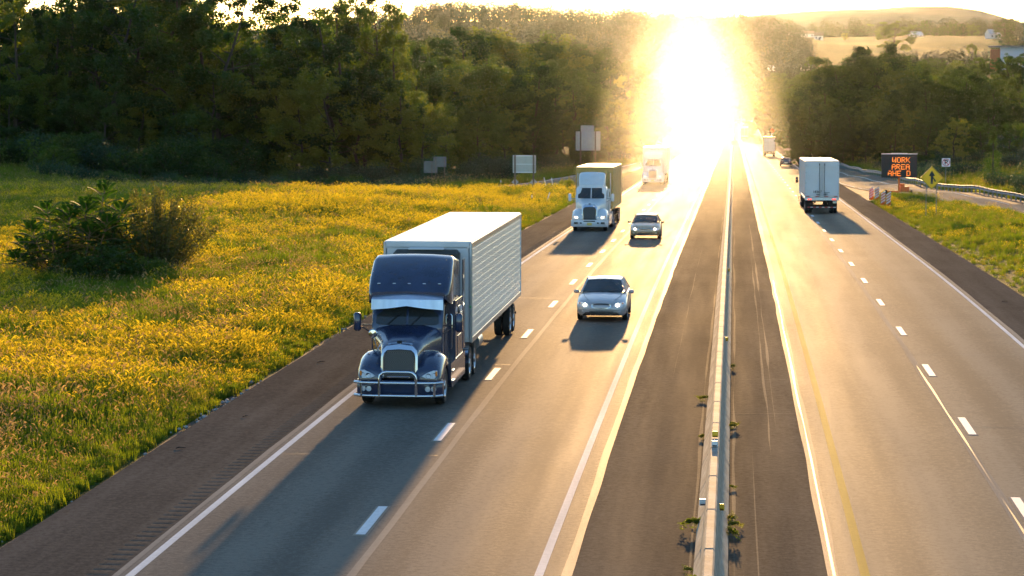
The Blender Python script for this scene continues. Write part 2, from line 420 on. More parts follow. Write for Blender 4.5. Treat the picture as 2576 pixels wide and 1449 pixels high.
# lane dashes
def dash_mesh(l, w):
    mb = MB(); mb.box((0, 0, .003), (w, l, .006)); me = mb.build('lane_dash', MATS['tape']); d = me.data; bpy.data.objects.remove(me); return d
dm = dash_mesh(3.05, .19); dm_b = dash_mesh(3.25, .29); dm_b.materials.clear(); dm_b.materials.append(MATS['seal'])
for x, y0, par in ((-7.2, 47.2, road_l), (6.02, 49.5, road_r)):
    for k in range(-2, 48):
        y = y0 + 12.19 * k
        if y < 15: continue
        sl = math.atan(rslope(y))
        share('lane_dash', dm, par, (x, y, float(rz(y)) + .008), (sl, 0, 0))
        if k < 9: share('dash_recess', dm_b, par, (x, y, float(rz(y)) - .0005), (sl, 0, 0))

# ---------------------------------------------------------------- ramps
ramp_l = struct(strip('ramp_road', lambda y: ramp_left_x(y) - 2.6, lambda y: np.minimum(ramp_left_x(y) + 2.6, -13.85), .10, 'asphalt_light', y0=226, y1=405, nx=4, zf=ground_z, step=4))
strip('edge_line', lambda y: ramp_left_x(y) - 2.2, lambda y: ramp_left_x(y) - 2.02, .107, 'white_paint', y0=226, y1=400, zf=ground_z, step=4, parent=ramp_l)
ramp_r = struct(strip('ramp_road', lambda y: np.maximum(guard_x(y) - 7.0, 12.25), lambda y: guard_x(y) - 1.6, .10, 'asphalt_light', y0=100, y1=520, nx=4, zf=ground_z, step=4))
strip('edge_line', lambda y: guard_x(y) - 2.1, lambda y: guard_x(y) - 1.95, .106, 'white_paint', y0=100, y1=500, zf=ground_z, step=4, parent=ramp_r)
strip('edge_line', lambda y: np.maximum(guard_x(y) - 6.7, 12.3), lambda y: np.maximum(guard_x(y) - 6.55, 12.45), .106, 'white_paint', y0=100, y1=330, zf=ground_z, step=4, parent=ramp_r)
struct(strip('gravel_verge', lambda y: guard_x(y) - 1.6, lambda y: guard_x(y) + .6, .05, 'dirt', y0=100, y1=620, nx=2, zf=ground_z, step=4, wob=.5))
struct(strip('gravel_verge', lambda y: np.full_like(y, 12.1), lambda y: np.maximum(12.2, np.minimum(guard_x(y) - 6.9, 12.2 + 9 * sst((y - 215) / 60))), .045, 'dirt', y0=215, y1=400, nx=4, zf=ground_z, step=4))
struct(strip('gravel_verge', lambda y: np.full_like(y, -14.35), lambda y: np.full_like(y, -13.72), .04, 'dirt', y0=20, y1=240, nx=2, zf=ground_z, step=1, wob=.5, seed=77))
struct(strip('gravel_verge', lambda y: np.full_like(y, 12.1), lambda y: np.full_like(y, 12.5), .04, 'dirt', y0=20, y1=215, nx=2, zf=ground_z, step=1, wob=.4, seed=78))

# ---------------------------------------------------------------- median barrier
pm('concrete', (.22, .21, .185), .85, var=.45, scale=2.2, stretch=(1, .5, 2), bump=.25, bscale=20)
barrier = empty('median_barrier', (-.35, 38, 0), label='long grey concrete barrier of precast segments dividing the two carriageways', cat='barrier')
bprof = [(-.31, 0), (-.31, .08), (-.18, .34), (-.095, 1.03), (-.065, 1.07), (.065, 1.07), (.095, 1.03), (.18, .34), (.31, .08), (.31, 0)]
mb = MB()
secs = []
for y, k in ((0, .965), (.03, 1), (3.57, 1), (3.60, .965)): secs.append([(x * k, y, z * (1 if k == 1 else .985)) for x, z in bprof])
mb.loft(secs, ring=True); o_ = mb.build('barrier_segment', MATS['concrete'], smooth=0); seg_me = o_.data; bpy.data.objects.remove(o_)
y = 39.6 - 3.66 * 8
for k in range(292):
    share('barrier_segment', seg_me, barrier, (0, y - 38, float(rz(y))), (math.atan(rslope(y + 1.8)), 0, 0)); y += 3.66
secs = [[(x, yy - 38, z + float(rz(yy))) for x, z in bprof] for yy in np.arange(y, 1400, 20)]
o_ = MB().loft(secs, ring=True).build('barrier_segment', MATS['concrete'], barrier, smooth=25); o_['kind'] = 'stuff'
pm('reflector_yellow', (.80, .48, .02), .45); pm('reflector_white', (.72, .74, .76), .35)
for nm, yy, x, z, mt in (('yellow', 51.9, .0, 1.09, 'reflector_yellow'), ('white', 50.6, .0, 1.08, 'reflector_white'), ('yellow', 45.6, .165, .62, 'reflector_yellow'), ('white', 46.1, -.19, .62, 'reflector_white'),
                         ('yellow', 76, .16, .62, 'reflector_yellow'), ('yellow', 107, .16, .62, 'reflector_yellow')):
    mb = MB(); mb.box((0, 0, .06), (.13, .03, .13), .008).box((0, .03, .015), (.10, .09, .03))
    o_ = mb.build('reflector', MATS[mt], barrier); o_.location = (x, yy - 38, z + float(rz(yy)))

# ---------------------------------------------------------------- guardrails
pm('galvanised', (.22, .225, .23), .5, metal=.6, var=.2, scale=2)
pm('wood_post', (.16, .12, .085), .85, var=.3, scale=5)
wprof = [(0, -.155), (.05, -.135), (.05, -.075), (0, -.045), (-.025, 0), (0, .045), (.05, .075), (.05, .135), (0, .155), (-.012, .155), (.038, .13), (.038, .08), (-.012, .045), (-.037, 0), (-.012, -.045), (.038, -.08), (.038, -.13), (-.012, -.155)]
post_o = MB().box((.10, 0, .36), (.12, .16, .86), .01).box((.0, 0, .60), (.10, .12, .34), .01).build('post', MATS['galvanised']); post_me = post_o.data; bpy.data.objects.remove(post_o)
def guardrail(y0, y1, label, flare=0):
    ys = np.arange(y0, y1 + .1, 3.81); xs = guard_x(ys) + flare * sst((ys - y1 + 25) / 25) * 2
    root = empty('guardrail', (float(xs[0]), float(ys[0]), gz(xs[0], ys[0])), label=label, cat='guardrail')
    o0 = root.location
    zz = ground_z(xs, ys)
    for i in range(len(ys) - 1):
        a = [(xs[i] - p[0] - o0.x, ys[i] - o0.y - .02, zz[i] + .60 + p[1] - o0.z) for p in wprof]
        b = [(xs[i + 1] - p[0] - o0.x, ys[i + 1] - o0.y + .02, zz[i + 1] + .60 + p[1] - o0.z) for p in wprof]
        MB().loft([a, b], ring=True).build('rail_beam', MATS['galvanised'], root, smooth=50)
    for i in range(len(ys) * 2 - 1):
        yy = y0 + 1.905 * i; x = float(np.interp(yy, ys, xs))
        share('post', post_me, root, (x - o0.x, yy - o0.y, gz(x, yy) - o0.z))
guardrail(120, 412, 'galvanised guardrail curving along the ramp on the right')
guardrail(452, 596, 'far short guardrail between the trees and the right carriageway beyond the box truck')
# ---------------------------------------------------------------- leaves, trees, shrubs
leaf_mat('leaf_deep', (.012, .032, .007), (.048, .080, .014), .5, (1.6, 1.9, .45))
leaf_mat('leaf_mid', (.018, .044, .009), (.085, .118, .018), .55, (1.7, 1.9, .42))
leaf_mat('leaf_yellow', (.045, .080, .013), (.140, .155, .024), .58, (1.8, 1.8, .4))
leaf_mat('leaf_blue', (.018, .044, .020), (.040, .075, .030), .35, (1.5, 1.5, .6))
leaf_mat('leaf_far', (.022, .038, .012), (.048, .064, .018), .12, (1.4, 1.4, .6))
pm('bark', (.055, .042, .030), .95, var=.4, scale=6, stretch=(1, 1, .25), bump=.6, bscale=12)
pm('bark_pale', (.12, .095, .07), .95, var=.35, scale=6, stretch=(1, 1, .25), bump=.5, bscale=12)
pm('stem_red', (.20, .11, .06), .8, var=.3, scale=8)

def leaf_quads(rng, pts, nrm, size, asp=.55):
    """diamond leaves at pts facing about nrm"""
    n = len(pts)
    nrm = nrm / np.maximum(np.linalg.norm(nrm, axis=1, keepdims=True), 1e-6)
    t = rng.normal(size=(n, 3)); t -= (t * nrm).sum(1, keepdims=True) * nrm
    t /= np.maximum(np.linalg.norm(t, axis=1, keepdims=True), 1e-6)
    b = np.cross(nrm, t); s = (size * rng.uniform(.6, 1.3, n))[:, None]
    bend = nrm * s * rng.uniform(-.2, .2, (n, 1))
    v = np.stack([pts - t * s * .5, pts + b * s * asp * .5 + bend, pts + t * s * .5, pts - b * s * asp * .5 + bend], 1).reshape(-1, 3)
    return v, np.arange(4 * n).reshape(-1, 4)

def clusters_to_leaves(rng, cen, rad, per, size, droop=.2, flat=.7):
    P = []; N = []
    for c, r in zip(cen, rad):
        k = max(6, int(per * rng.uniform(.6, 1.3)))
        d = rng.normal(size=(k, 3)); d /= np.linalg.norm(d, axis=1, keepdims=True)
        q = d * (rng.uniform(0, 1, (k, 1)) ** .5) * r; q[:, 2] *= flat
        P.append(c + q); N.append(d * .7 + np.array([0, 0, .6]) + rng.normal(size=(k, 3)) * .55)
    return leaf_quads(rng, np.concatenate(P), np.concatenate(N), size)

def make_tree(seed, H, W, base=.18, nl=17, ncl=120, per=70, leaf=.42, lean=.0, open_=.0, top=.95):
    """trunk MB and crown arrays for a broadleaf tree H tall, W wide"""
    rng = np.random.default_rng(seed); mb = MB()
    tp = []; p = np.array([0., 0., -.3]); dxy = rng.normal(size=2) * .04 + lean
    for i in range(9):
        t = i / 8; tp.append((p[0] + dxy[0] * H * t * t + rng.normal() * .012 * H * (i > 0), p[1] + dxy[1] * H * t * t + rng.normal() * .012 * H * (i > 0), H * .90 * t - .3 * (1 - t)))
    r0 = .016 * H + .05
    mb.tube(tp, [r0 * (1.35 if i == 0 else 1) * (1 - .9 * (i / 8) ** .9) + .015 for i in range(9)], 7)
    tpa = np.array(tp); cen = []; rad = []
    for k in range(nl):
        t = base + (top - base) * (k + rng.uniform(0, .8)) / nl
        o = np.array([np.interp(t * .9 / .9 * 8, range(9), tpa[:, j]) for j in range(3)])
        az = k * 2.399 + rng.uniform(-.5, .5)
        sh = math.sin(math.pi * min(1, max(.0, (t - base * .55) / (1.06 - base * .55))) ** .8) ** .6
        L = W * .5 * sh * rng.uniform(.75, 1.12) + .4
        up = rng.uniform(.15, .55) * (0.6 + t)
        d = np.array([math.cos(az), math.sin(az), up]); d /= np.linalg.norm(d)
        pts = [o]
        for j in range(1, 5): pts.append(o + d * L * j / 4 + np.array([0, 0, .06 * L * (j / 4) ** 2]) + rng.normal(size=3) * .03 * L)
        rr = r0 * (1 - .75 * t) * .42
        mb.tube(pts, [rr, rr * .75, rr * .5, rr * .3, rr * .12], 5, cap=False)
        pa = np.array(pts)
        for j in range(rng.integers(3, 6)):
            u = rng.uniform(.35, 1); s_ = np.array([np.interp(u * 4, range(5), pa[:, q]) for q in range(3)])
            e = s_ + (d + rng.normal(size=3) * .75) * L * rng.uniform(.18, .38)
            mb.tube([s_, (s_ + e) / 2 + rng.normal(size=3) * .05 * L, e], [rr * .35, rr * .22, rr * .06], 4, cap=False)
            cen.append(e); rad.append(rng.uniform(.55, 1.05))
            cen.append((s_ + e * 2) / 3 + rng.normal(size=3) * .3); rad.append(rng.uniform(.45, .9))
        cen.append(pts[-1]); rad.append(rng.uniform(.6, 1.1)); cen.append(pts[3]); rad.append(rng.uniform(.6, 1.0))
    cen = np.array(cen); rad = np.array(rad) * (W / 9.) ** .5 * 1.12
    # fill towards an uneven crown
    ex = ncl - len(cen)
    if ex > 0:
        i = rng.integers(0, len(cen), ex); off = rng.normal(size=(ex, 3)) * W * .085
        cen = np.concatenate([cen, cen[i] + off]); rad = np.concatenate([rad, rng.uniform(.45, 1.0, ex) * (W / 9.) ** .5])
    if open_: keep = rng.uniform(size=len(cen)) > open_; cen, rad = cen[keep], rad[keep]
    cen[:, 2] = np.clip(cen[:, 2], H * base * .6, H * 1.02)
    v, f = clusters_to_leaves(rng, cen, rad, per, leaf)
    return mb, v, f

def make_shrub(seed, H, W, ncl=45, per=60, leaf=.22):
    rng = np.random.default_rng(seed); mb = MB(); cen = []; rad = []
    for k in range(9):
        az = k * 2.399 + rng.uniform(-.4, .4); rr = W * .5 * rng.uniform(.2, .8)
        e = np.array([math.cos(az) * rr, math.sin(az) * rr, H * rng.uniform(.55, .9)])
        mb.tube([(math.cos(az) * .15, math.sin(az) * .15, -.15), e * .5 + rng.normal(size=3) * .08, e], [.045, .03, .012], 4, cap=False)
        cen.append(e)
    while len(cen) < ncl:
        d = rng.normal(size=3); d /= np.linalg.norm(d); d[2] = abs(d[2]); q = d * np.array([W * .5, W * .5, H * .82]) * rng.uniform(.35, 1) ** .5
        q[2] += H * .06; cen.append(q)
    rad = rng.uniform(.16, .34, len(cen)) * (W * .5 + H * .4)
    v, f = clusters_to_leaves(rng, np.array(cen), rad, per, leaf, flat=.8)
    v[:, 2] = np.maximum(v[:, 2], 0)
    return mb, v, f

TREES = []
def proto_tree(kind, seed, H, W, leafm, barkm='bark', **kw):
    mb, v, f = make_tree(seed, H, W, **kw)
    o = mb.build('trunk', MATS[barkm], smooth=60, fix=False); tm = o.data; bpy.data.objects.remove(o)
    return dict(kind=kind, H=H, W=W, trunk=tm, crown=np_mesh('crown', v, f, leafm))
P_TREE = {
    'a': proto_tree('a', 11, 20, 10.5, 'leaf_deep', ncl=170, per=78),
    'b': proto_tree('b', 12, 20, 9.0, 'leaf_mid', ncl=160, per=74, base=.22),
    'c': proto_tree('c', 13, 20, 12.0, 'leaf_deep', ncl=190, per=78, base=.12),
    'd': proto_tree('d', 14, 20, 8.0, 'leaf_yellow', ncl=120, per=56, base=.25, open_=.12),
    'e': proto_tree('e', 15, 20, 7.5, 'leaf_mid', ncl=120, per=52, base=.3, open_=.25, leaf=.32),
    'f': proto_tree('f', 16, 14, 11.0, 'leaf_mid', ncl=180, per=78, base=.08),
    'g': proto_tree('g', 17, 14, 9.0, 'leaf_yellow', ncl=140, per=60, base=.12),
    'h': proto_tree('h', 18, 14, 10.0, 'leaf_deep', ncl=160, per=78, base=.06),
}
def proto_shrub(seed, H, W, leafm, **kw):
    mb, v, f = make_shrub(seed, H, W, **kw)
    o = mb.build('stems', MATS['bark'], smooth=60, fix=False); tm = o.data; bpy.data.objects.remove(o)
    return dict(H=H, W=W, trunk=tm, crown=np_mesh('foliage', v, f, leafm))
P_SHRUB = {
    'p': proto_shrub(31, 3, 4.2, 'leaf_blue', ncl=48, per=60), 'q': proto_shrub(32, 3, 3.4, 'leaf_deep', ncl=44, per=60),
    'r': proto_shrub(33, 2, 4.6, 'leaf_blue', ncl=44, per=60, leaf=.18), 's': proto_shrub(34, 2, 3.4, 'leaf_mid', ncl=40, per=60, leaf=.18),
}
def weed_mesh():
    mb, v, f = make_shrub(55, 2, 2.6, ncl=16, per=22, leaf=.34); return np_mesh('foliage', v, f, 'leaf_yellow')
WEED_ME = weed_mesh()
_pr = random.Random(5)
def place_tree(k, x, y, h, label, group=None, name='tree', wk=1.0, cat='tree'):
    p = P_TREE[k]; r = empty(name, (x, y, gz(x, y) - .1), (0, 0, _pr.uniform(0, 6.28)), label, cat, group)
    s = h / p['H']; r.scale = (s * wk * _pr.uniform(.92, 1.1), s * wk * _pr.uniform(.92, 1.1), s)
    share('trunk', p['trunk'], r); share('crown', p['crown'], r); return r
def place_shrub(k, x, y, h, label, group=None, name='shrub', wk=1.0):
    p = P_SHRUB[k]; r = empty(name, (x, y, gz(x, y) - .05), (0, 0, _pr.uniform(0, 6.28)), label, 'shrub', group)
    s = h / p['H']; r.scale = (s * wk, s * wk, s)
    share('stems', p['trunk'], r); share('foliage', p['crown'], r); return r
def top_h(x, y, ztop): return ztop - gz(x, y)

# wood behind the meadow: (kind, x, y, height of the top above the road datum)

WOOD_LEFT = [('a', -101.2, 304.3, 22.0), ('b', -97.4, 306.1, 21.3), ('d', -88.6, 290.0, 19.5), ('c', -93.7, 313.1, 20.5), ('e', -85.1, 295.0, 17.8), ('a', -84.6, 302.1, 22.3), ('d', -81.9, 302.3, 23.4), ('c', -77.0, 292.5, 22.4), ('b', -79.6, 314.0, 24.4), ('a', -75.9, 310.2, 23.2), ('b', -68.6, 289.9, 23.0), ('d', -69.1, 305.7, 22.7), ('c', -63.2, 288.9, 19.8), ('e', -63.1, 302.2, 17.4), ('a', -63.1, 314.4, 16.8), ('d', -60.7, 315.6, 16.6), ('c', -57.9, 312.0, 17.4), ('b', -56.2, 316.1, 17.3), ('a', -49.2, 290.9, 16.7), ('e', -48.2, 294.5, 19.5), ('d', -46.8, 301.1, 20.5), ('e', -44.2, 297.0, 19.6), ('d', -42.9, 299.6, 17.7), ('c', -109.5, 339.6, 19.1), ('a', -107.5, 348.2, 19.1), ('b', -101.9, 341.8, 18.0), ('c', -101.6, 349.1, 18.6), ('a', -94.8, 342.8, 19.2), ('b', -91.5, 339.3, 18.4), ('c', -89.5, 346.3, 20.8), ('a', -84.2, 345.0, 20.7), ('b', -78.6, 332.3, 20.1), ('c', -73.1, 326.1, 17.9), ('a', -73.6, 343.0, 16.7), ('b', -71.8, 349.5, 14.7), ('c', -64.6, 332.7, 14.1), ('a', -60.5, 325.8, 14.9), ('b', -59.4, 340.3, 15.7), ('c', -57.0, 346.7, 16.8), ('a', -53.2, 347.4, 14.4), ('b', -48.1, 338.0, 15.5), ('h', -88.9, 288.2, 7.4), ('f', -85.2, 291.3, 9.3), ('h', -80.2, 287.6, 6.6), ('h', -75.7, 283.6, 7.2), ('g', -72.1, 286.6, 5.2), ('f', -68.3, 291.8, 7.5), ('g', -62.9, 287.4, 9.5), ('h', -59.0, 287.6, 7.4), ('g', -55.2, 288.2, 9.1), ('g', -51.4, 283.3, 6.5), ('g', -47.6, 280.7, 9.0), ('h', -44.8, 284.4, 8.6), ('h', -42.3, 287.1, 8.7), ('g', -39.3, 282.2, 7.3), ('g', -37.0, 283.2, 5.1)]
WOOD_EDGE = [('h', -43.4, 322, 9.6), ('g', -41.7, 330, 8.8), ('b', -40.4, 340, 9.9), ('f', -38.1, 345, 10.8), ('g', -35.5, 350, 10.2), ('c', -32.4, 352, 9.4), ('a', -29.9, 360, 10.9), ('h', -26.9, 365, 10.3), ('d', -24.4, 372, 9.1), ('h', -22.4, 380, 6.9), ('g', -20.5, 392, 4.6), ('b', -38.0, 315, 5.4), ('f', -34.8, 325, 4.2), ('g', -32.0, 335, 3.5), ('c', -28.9, 345, 3.4), ('a', -25.4, 360, 2.5), ('h', -49.6, 380, 13.5), ('d', -48.3, 395, 14.7), ('h', -46.1, 405, 15.5), ('g', -43.5, 412, 15.9), ('b', -40.8, 420, 15.9), ('f', -38.1, 425, 15.3), ('g', -35.5, 432, 15.0), ('c', -32.9, 440, 14.3), ('a', -30.2, 450, 13.0), ('h', -27.8, 465, 12.8), ('d', -25.1, 480, 11.5), ('h', -22.4, 500, 10.4), ('g', -20.1, 520, 8.3), ('b', -18.6, 560, 5.9), ('f', -20.8, 440, 4.8), ('g', -19.1, 470, 2.9), ('c', -21.1, 620, 0.8), ('a', -20.9, 700, -1.2)]
WOOD_RIGHT = [('c', 10.6, 395, 1.3), ('f', 12.7, 400, 4.5), ('h', 15.1, 405, 7.8), ('f', 17.6, 410, 11.1), ('c', 20.5, 415, 13.0), ('h', 23.7, 418, 12.9), ('c', 26.2, 410, 11.8), ('g', 27.9, 400, 10.1), ('h', 15.2, 380, 2.3), ('c', 19.0, 382, 3.5), ('f', 22.6, 380, 4.1), ('h', 26.1, 378, 6.0), ('f', 29.9, 380, 7.9), ('c', 33.4, 382, 8.5), ('h', 36.6, 380, 8.8), ('c', 39.5, 372, 7.6), ('g', 42.3, 365, 6.4), ('h', 43.4, 350, 6.2), ('c', 33.9, 440, 10.2), ('f', 38.6, 450, 10.6), ('h', 42.2, 445, 9.8), ('f', 47.5, 455, 11.3), ('c', 50.9, 450, 12.0), ('h', 53.7, 440, 10.5), ('c', 26.0, 330, 3.2), ('g', 29.1, 322, 2.8), ('h', 32.3, 318, 2.3), ('c', 35.2, 312, 2.7), ('f', 37.4, 305, 3.1), ('h', 10.9, 380, -0.9), ('f', 22.8, 345, 1.8), ('c', 15.0, 420, 5.0), ('h', 19.9, 430, 9.1), ('c', 23.2, 428, 11.2), ('g', 26.5, 425, 10.5), ('h', 31.0, 420, 9.1), ('c', 35.5, 425, 9.5), ('f', 39.1, 420, 9.1), ('h', 42.7, 415, 8.4), ('f', 46.1, 410, 8.4), ('c', 16.7, 372, 0.6), ('h', 20.2, 370, 0.3), ('c', 23.9, 372, 3.0), ('g', 27.1, 366, 3.7), ('h', 30.3, 362, 4.1), ('c', 33.7, 358, 4.7), ('f', 36.6, 350, 4.5), ('h', 39.7, 345, 4.3)]
WOOD_FAR_RIGHT = [('c', 7.1, 900, 2.6), ('f', 11.0, 860, 7.1), ('h', 14.2, 840, 9.2), ('c', 16.7, 800, 11.2), ('f', 20.1, 780, 10.5), ('h', 22.7, 760, 9.8), ('c', 16.4, 700, 5.2), ('f', 18.2, 640, 3.9), ('h', 50.3, 640, 13.3), ('c', 55.2, 650, 13.6), ('f', 58.5, 640, 12.5), ('h', 47.6, 660, 12.4), ('c', 61.2, 620, 13.7), ('f', 68.4, 600, 14.2), ('h', 73.4, 610, 15.1)]
def zone(q):
    """where along the left side a plant stands, by things one can find there"""
    for lim, t in ((-.275, 'at the far left edge'), (-.235, 'above the sumac bush'), (-.195, 'above the airy bush'), (-.165, 'above the middle of the sunlit meadow'), (-.14, 'above the blue truck cab'),
                   (-.12, 'above the blue truck trailer'), (-.098, 'behind the twin grey signs'), (-.078, 'behind the pale sign board'), (-.058, 'behind the slatted sign')):
        if q < lim: return t
    return 'nearest the sun glare'
def zone_r(q):
    for lim, t in ((.037, 'at its left end by the road'), (.055, 'under its highest crown'), (.07, 'left of the message board'), (.085, 'above the message board'), (.102, 'above the no parking sign')):
        if q < lim: return t
    return 'at the right edge of the picture'
for i, (k, x, y, zt) in enumerate(WOOD_LEFT):
    h = top_h(x, y, zt)
    if 19 <= i <= 22:
        place_tree(k, x, y, h, ['tall open-crowned tree at the right end of the wood, second from its edge', 'tallest open-crowned tree near the right end of the wood, top out of the picture', 'tall slender tree with bare lower trunk near the right end of the wood', 'last tall tree at the right edge of the wood before it drops'][i - 19], 'trees of the wood behind the meadow', wk=.8)
    elif i >= 41:
        place_tree(k, x, y, h, 'low bushy tree at the foot of the wood, ' + zone(x / y), 'low trees at the foot of the wood')
    else:
        row = 'back-row' if y > 320 else 'front-row'
        place_tree(k, x, y, h, 'tall dark %s tree %s' % (row, zone(x / y)), 'trees of the wood behind the meadow', wk=.95)
for i, (k, x, y, zt) in enumerate(WOOD_EDGE):
    place_tree(k, x, y, max(5, top_h(x, y, zt)), ('nearer rounded tree ' if y < 375 else 'farther rounded tree ') + zone(x / y), 'lower wood beside the exit ramp', wk=1.05)
for i, (k, x, y, zt) in enumerate(WOOD_RIGHT):
    lb = 'tallest dark round tree of the clump right of the highway' if i == 4 else ('front' if y < 375 else 'rear') + ' tree of the clump right of the highway, ' + zone_r(x / y)
    place_tree(k, x, y, max(5, top_h(x, y, zt)), lb, 'trees behind the right guardrail', wk=1.1)
for i, (k, x, y, zt) in enumerate(WOOD_FAR_RIGHT):
    place_tree(k, x, y, max(5, top_h(x, y, zt) * .9), 'hazy broadleaf tree in the valley beyond the right clump', 'hazy trees in the valley', wk=1.1)

# shaded saplings closing the back of the wood
_sr = random.Random(20)
for i in range(26):
    x = -104 + i * 2.6 + _sr.uniform(-1, 1)
    place_tree('hfh'[i % 3], x, _sr.uniform(320, 338), _sr.uniform(9, 12), 'low shaded sapling glimpsed between the trunks deep in the left wood', 'saplings deep in the left wood', wk=1.1)
# shrubs
_sr = random.Random(21)
for i in range(46):
    x = -100 + i * 1.62 + _sr.uniform(-.8, .8); y = _sr.uniform(268, 282)
    place_shrub('pqps'[_sr.randrange(4)], x, y, _sr.uniform(3.4, 6.2) if x < -58 else _sr.uniform(2.2, 3.6), 'dark shrub at the shaded foot of the wood, ' + zone(x / y), 'shrubs at the foot of the wood')
for i in range(40):
    x = -74 + i * 1.12 + _sr.uniform(-.7, .7); y = _sr.uniform(246, 264)
    if x > -29: y = _sr.uniform(262, 280)
    place_shrub('rprs'[_sr.randrange(4)], x, y, _sr.uniform(1.1, 2.2), 'low blue-green bramble beyond the sunlit meadow, ' + zone(x / y), 'brambles beyond the meadow', wk=1.1)
for i in range(36):
    y = 272 + i * 4.2 + _sr.uniform(-1.5, 1.5); x = float(ramp_left_x(y)) - _sr.uniform(6.0, 13)
    place_shrub('rsqp'[_sr.randrange(4)], x, y, _sr.uniform(1.2, 2.6), 'low shrub between exit ramp and lower wood, ' + zone(x / y), 'shrubs beside the exit ramp')
for i in range(58):
    y = _sr.uniform(190, 365); x = float(guard_x(y)) + _sr.uniform(3.0, 24)
    place_shrub('rprs'[_sr.randrange(4)], x, y, _sr.uniform(1.0, 2.3), 'weedy green shrub behind the right guardrail, ' + zone_r(x / y), 'shrubs behind the right guardrail', wk=1.15)

# dark little cedar
def cedar(x, y, h, label):
    rng = np.random.default_rng(77); root = empty('cedar_tree', (x, y, gz(x, y) - .05), label=label, cat='tree')
    MB().tube([(0, 0, 0), (0, 0, h * .95)], [.12, .02], 6).build('trunk', MATS['bark'], root)
    cen = []; rad = []
    for k in range(60):
        t = rng.uniform(.05, 1); a = rng.uniform(0, 6.28); r_ = h * .2 * (1 - t) + .05
        cen.append((math.cos(a) * r_ * .8, math.sin(a) * r_ * .8, t * h)); rad.append(.18 * h * (1.05 - t) * .6 + .12)
    v, f = clusters_to_leaves(rng, np.array(cen), np.array(rad), 55, .16)
    link('crown', np_mesh('crown', v, f, 'leaf_deep'), None, root)
cedar(28.5, 268, 6.2, 'small dark pointed cedar behind the no parking sign')

# ---------------------------------------------------------------- the clump of bushes in the meadow
def sumac(x, y, label):
    rng = np.random.default_rng(5); root = empty('sumac_bush', (x, y, gz(x, y)), label=label, cat='bush')
    st = MB(); V = []; F = []
    def pinnate(o, d, L, n=13, ll=.33, lw=.075):
        d = np.array(d, float); d /= np.linalg.norm(d); side = np.cross(d, [0, 0, 1.]); side /= max(np.linalg.norm(side), 1e-3)
        pts = [o + d * L * t + np.array([0, 0, .12 * L * t - .34 * L * t * t]) for t in np.linspace(0, 1, 7)]
        st.tube(pts, [.014, .013, .012, .010, .008, .006, .004], 4, cap=False)
        pa = np.array(pts)
        for k in range(n):
            t = .15 + .85 * k / (n - 1); c = np.array([np.interp(t * 6, range(7), pa[:, q]) for q in range(3)])
            l = ll * (1 - .55 * abs(t - .5)) * rng.uniform(.85, 1.1)
            for s_ in (-1, 1):
                u = side * s_ * .93 + d * .35 + np.array([0, 0, -.22]); u /= np.linalg.norm(u); w = np.cross(u, np.cross(d, side)); w = d * lw
                b = len(V) * 4; V.append([c, c + u * l * .4 + w * .5, c + u * l, c + u * l * .4 - w * .5])
    stems = [(-1.6, 0, 3.3), (1.1, .2, 4.2), (-2.3, -.3, 2.4), (-.4, -.5, 3.2), (.4, -.4, 3.4), (-1.0, .5, 2.9), (.1, .6, 3.5), (-2.8, .1, 1.6), (1.5, -.9, 2.8), (-1.1, -1.0, 1.9), (-3.0, -.6, 1.0), (.7, -1.0, 2.3), (1.9, .3, 3.3)]
    for (sx, sy, h) in stems:
        b0 = np.array([sx * .45 - .3, sy * .5, -.1]); tpt = np.array([sx, sy, h])
        st.tube([b0, (b0 + tpt) / 2 + rng.normal(size=3) * .06, tpt], [.05, .035, .016], 5, cap=False)
        nl = 22 if h > 2 else 16
        for k in range(nl):
            t = 1 - (k / nl) ** 1.2 * .62; o = b0 + (tpt - b0) * t; a = k * 2.399 + rng.uniform(-.3, .3)
            el = 1.25 - 1.35 * (k / nl) ** .6
            pinnate(o, (math.cos(a) * math.cos(el), math.sin(a) * math.cos(el), math.sin(el)), rng.uniform(1.0, 1.35) * (.5 + .5 * min(1, k / 7)))
    st.build('stems', MATS['stem_red'], root, smooth=60, fix=False)
    v = np.array(V).reshape(-1, 3); link('foliage', np_mesh('foliage', v, np.arange(len(v)).reshape(-1, 4), 'leaf_sumac'), None, root)
leaf_mat('leaf_sumac', (.020, .055, .011), (.040, .090, .017), .48, (1.9, 2.0, .45), .65, .12)
leaf_mat('leaf_airy', (.045, .070, .020), (.095, .110, .028), .5, (1.7, 1.35, .5))
sumac(-30.1, 108.5, 'dark sumac bush with long feathered leaves on the left of the meadow clump')
def airy(x, y, label, H=4.2, W=6.0):
    rng = np.random.default_rng(9); root = empty('airy_bush', (x, y, gz(x, y)), label=label, cat='bush')
    st = MB(); P = []; N = []
    for k in range(130):
        a = rng.uniform(0, 6.28); rr = W * .5 * rng.uniform(0, 1) ** .6
        h = H * (1 - .38 * (rr / (W * .5)) ** 2) * rng.uniform(.72, 1.08); e = np.array([math.cos(a) * rr, math.sin(a) * rr * .75, h])
        b0 = e * np.array([.25, .25, 0]); m = (b0 + e) / 2 + rng.normal(size=3) * .12
        st.tube([b0, m, e], [.018, .011, .004], 3, cap=False)
        for j in range(130):
            t = rng.uniform(.12, 1.0); q = b0 * (1 - t) ** 2 + 2 * m * t * (1 - t) + e * t * t
            P.append(q + rng.normal(size=3) * (.20 * (1.1 - t) + .05)); N.append(rng.normal(size=3) + np.array([0, 0, .4]))
    st.build('stems', MATS['bark_pale'], root, smooth=60, fix=False)
    v, f = leaf_quads(rng, np.array(P), np.array(N), .14, .5)
    link('foliage', np_mesh('foliage', v, f, 'leaf_airy'), None, root)
airy(-27.0, 110.2, 'airy fine-leaved olive bush on the right of the meadow clump')
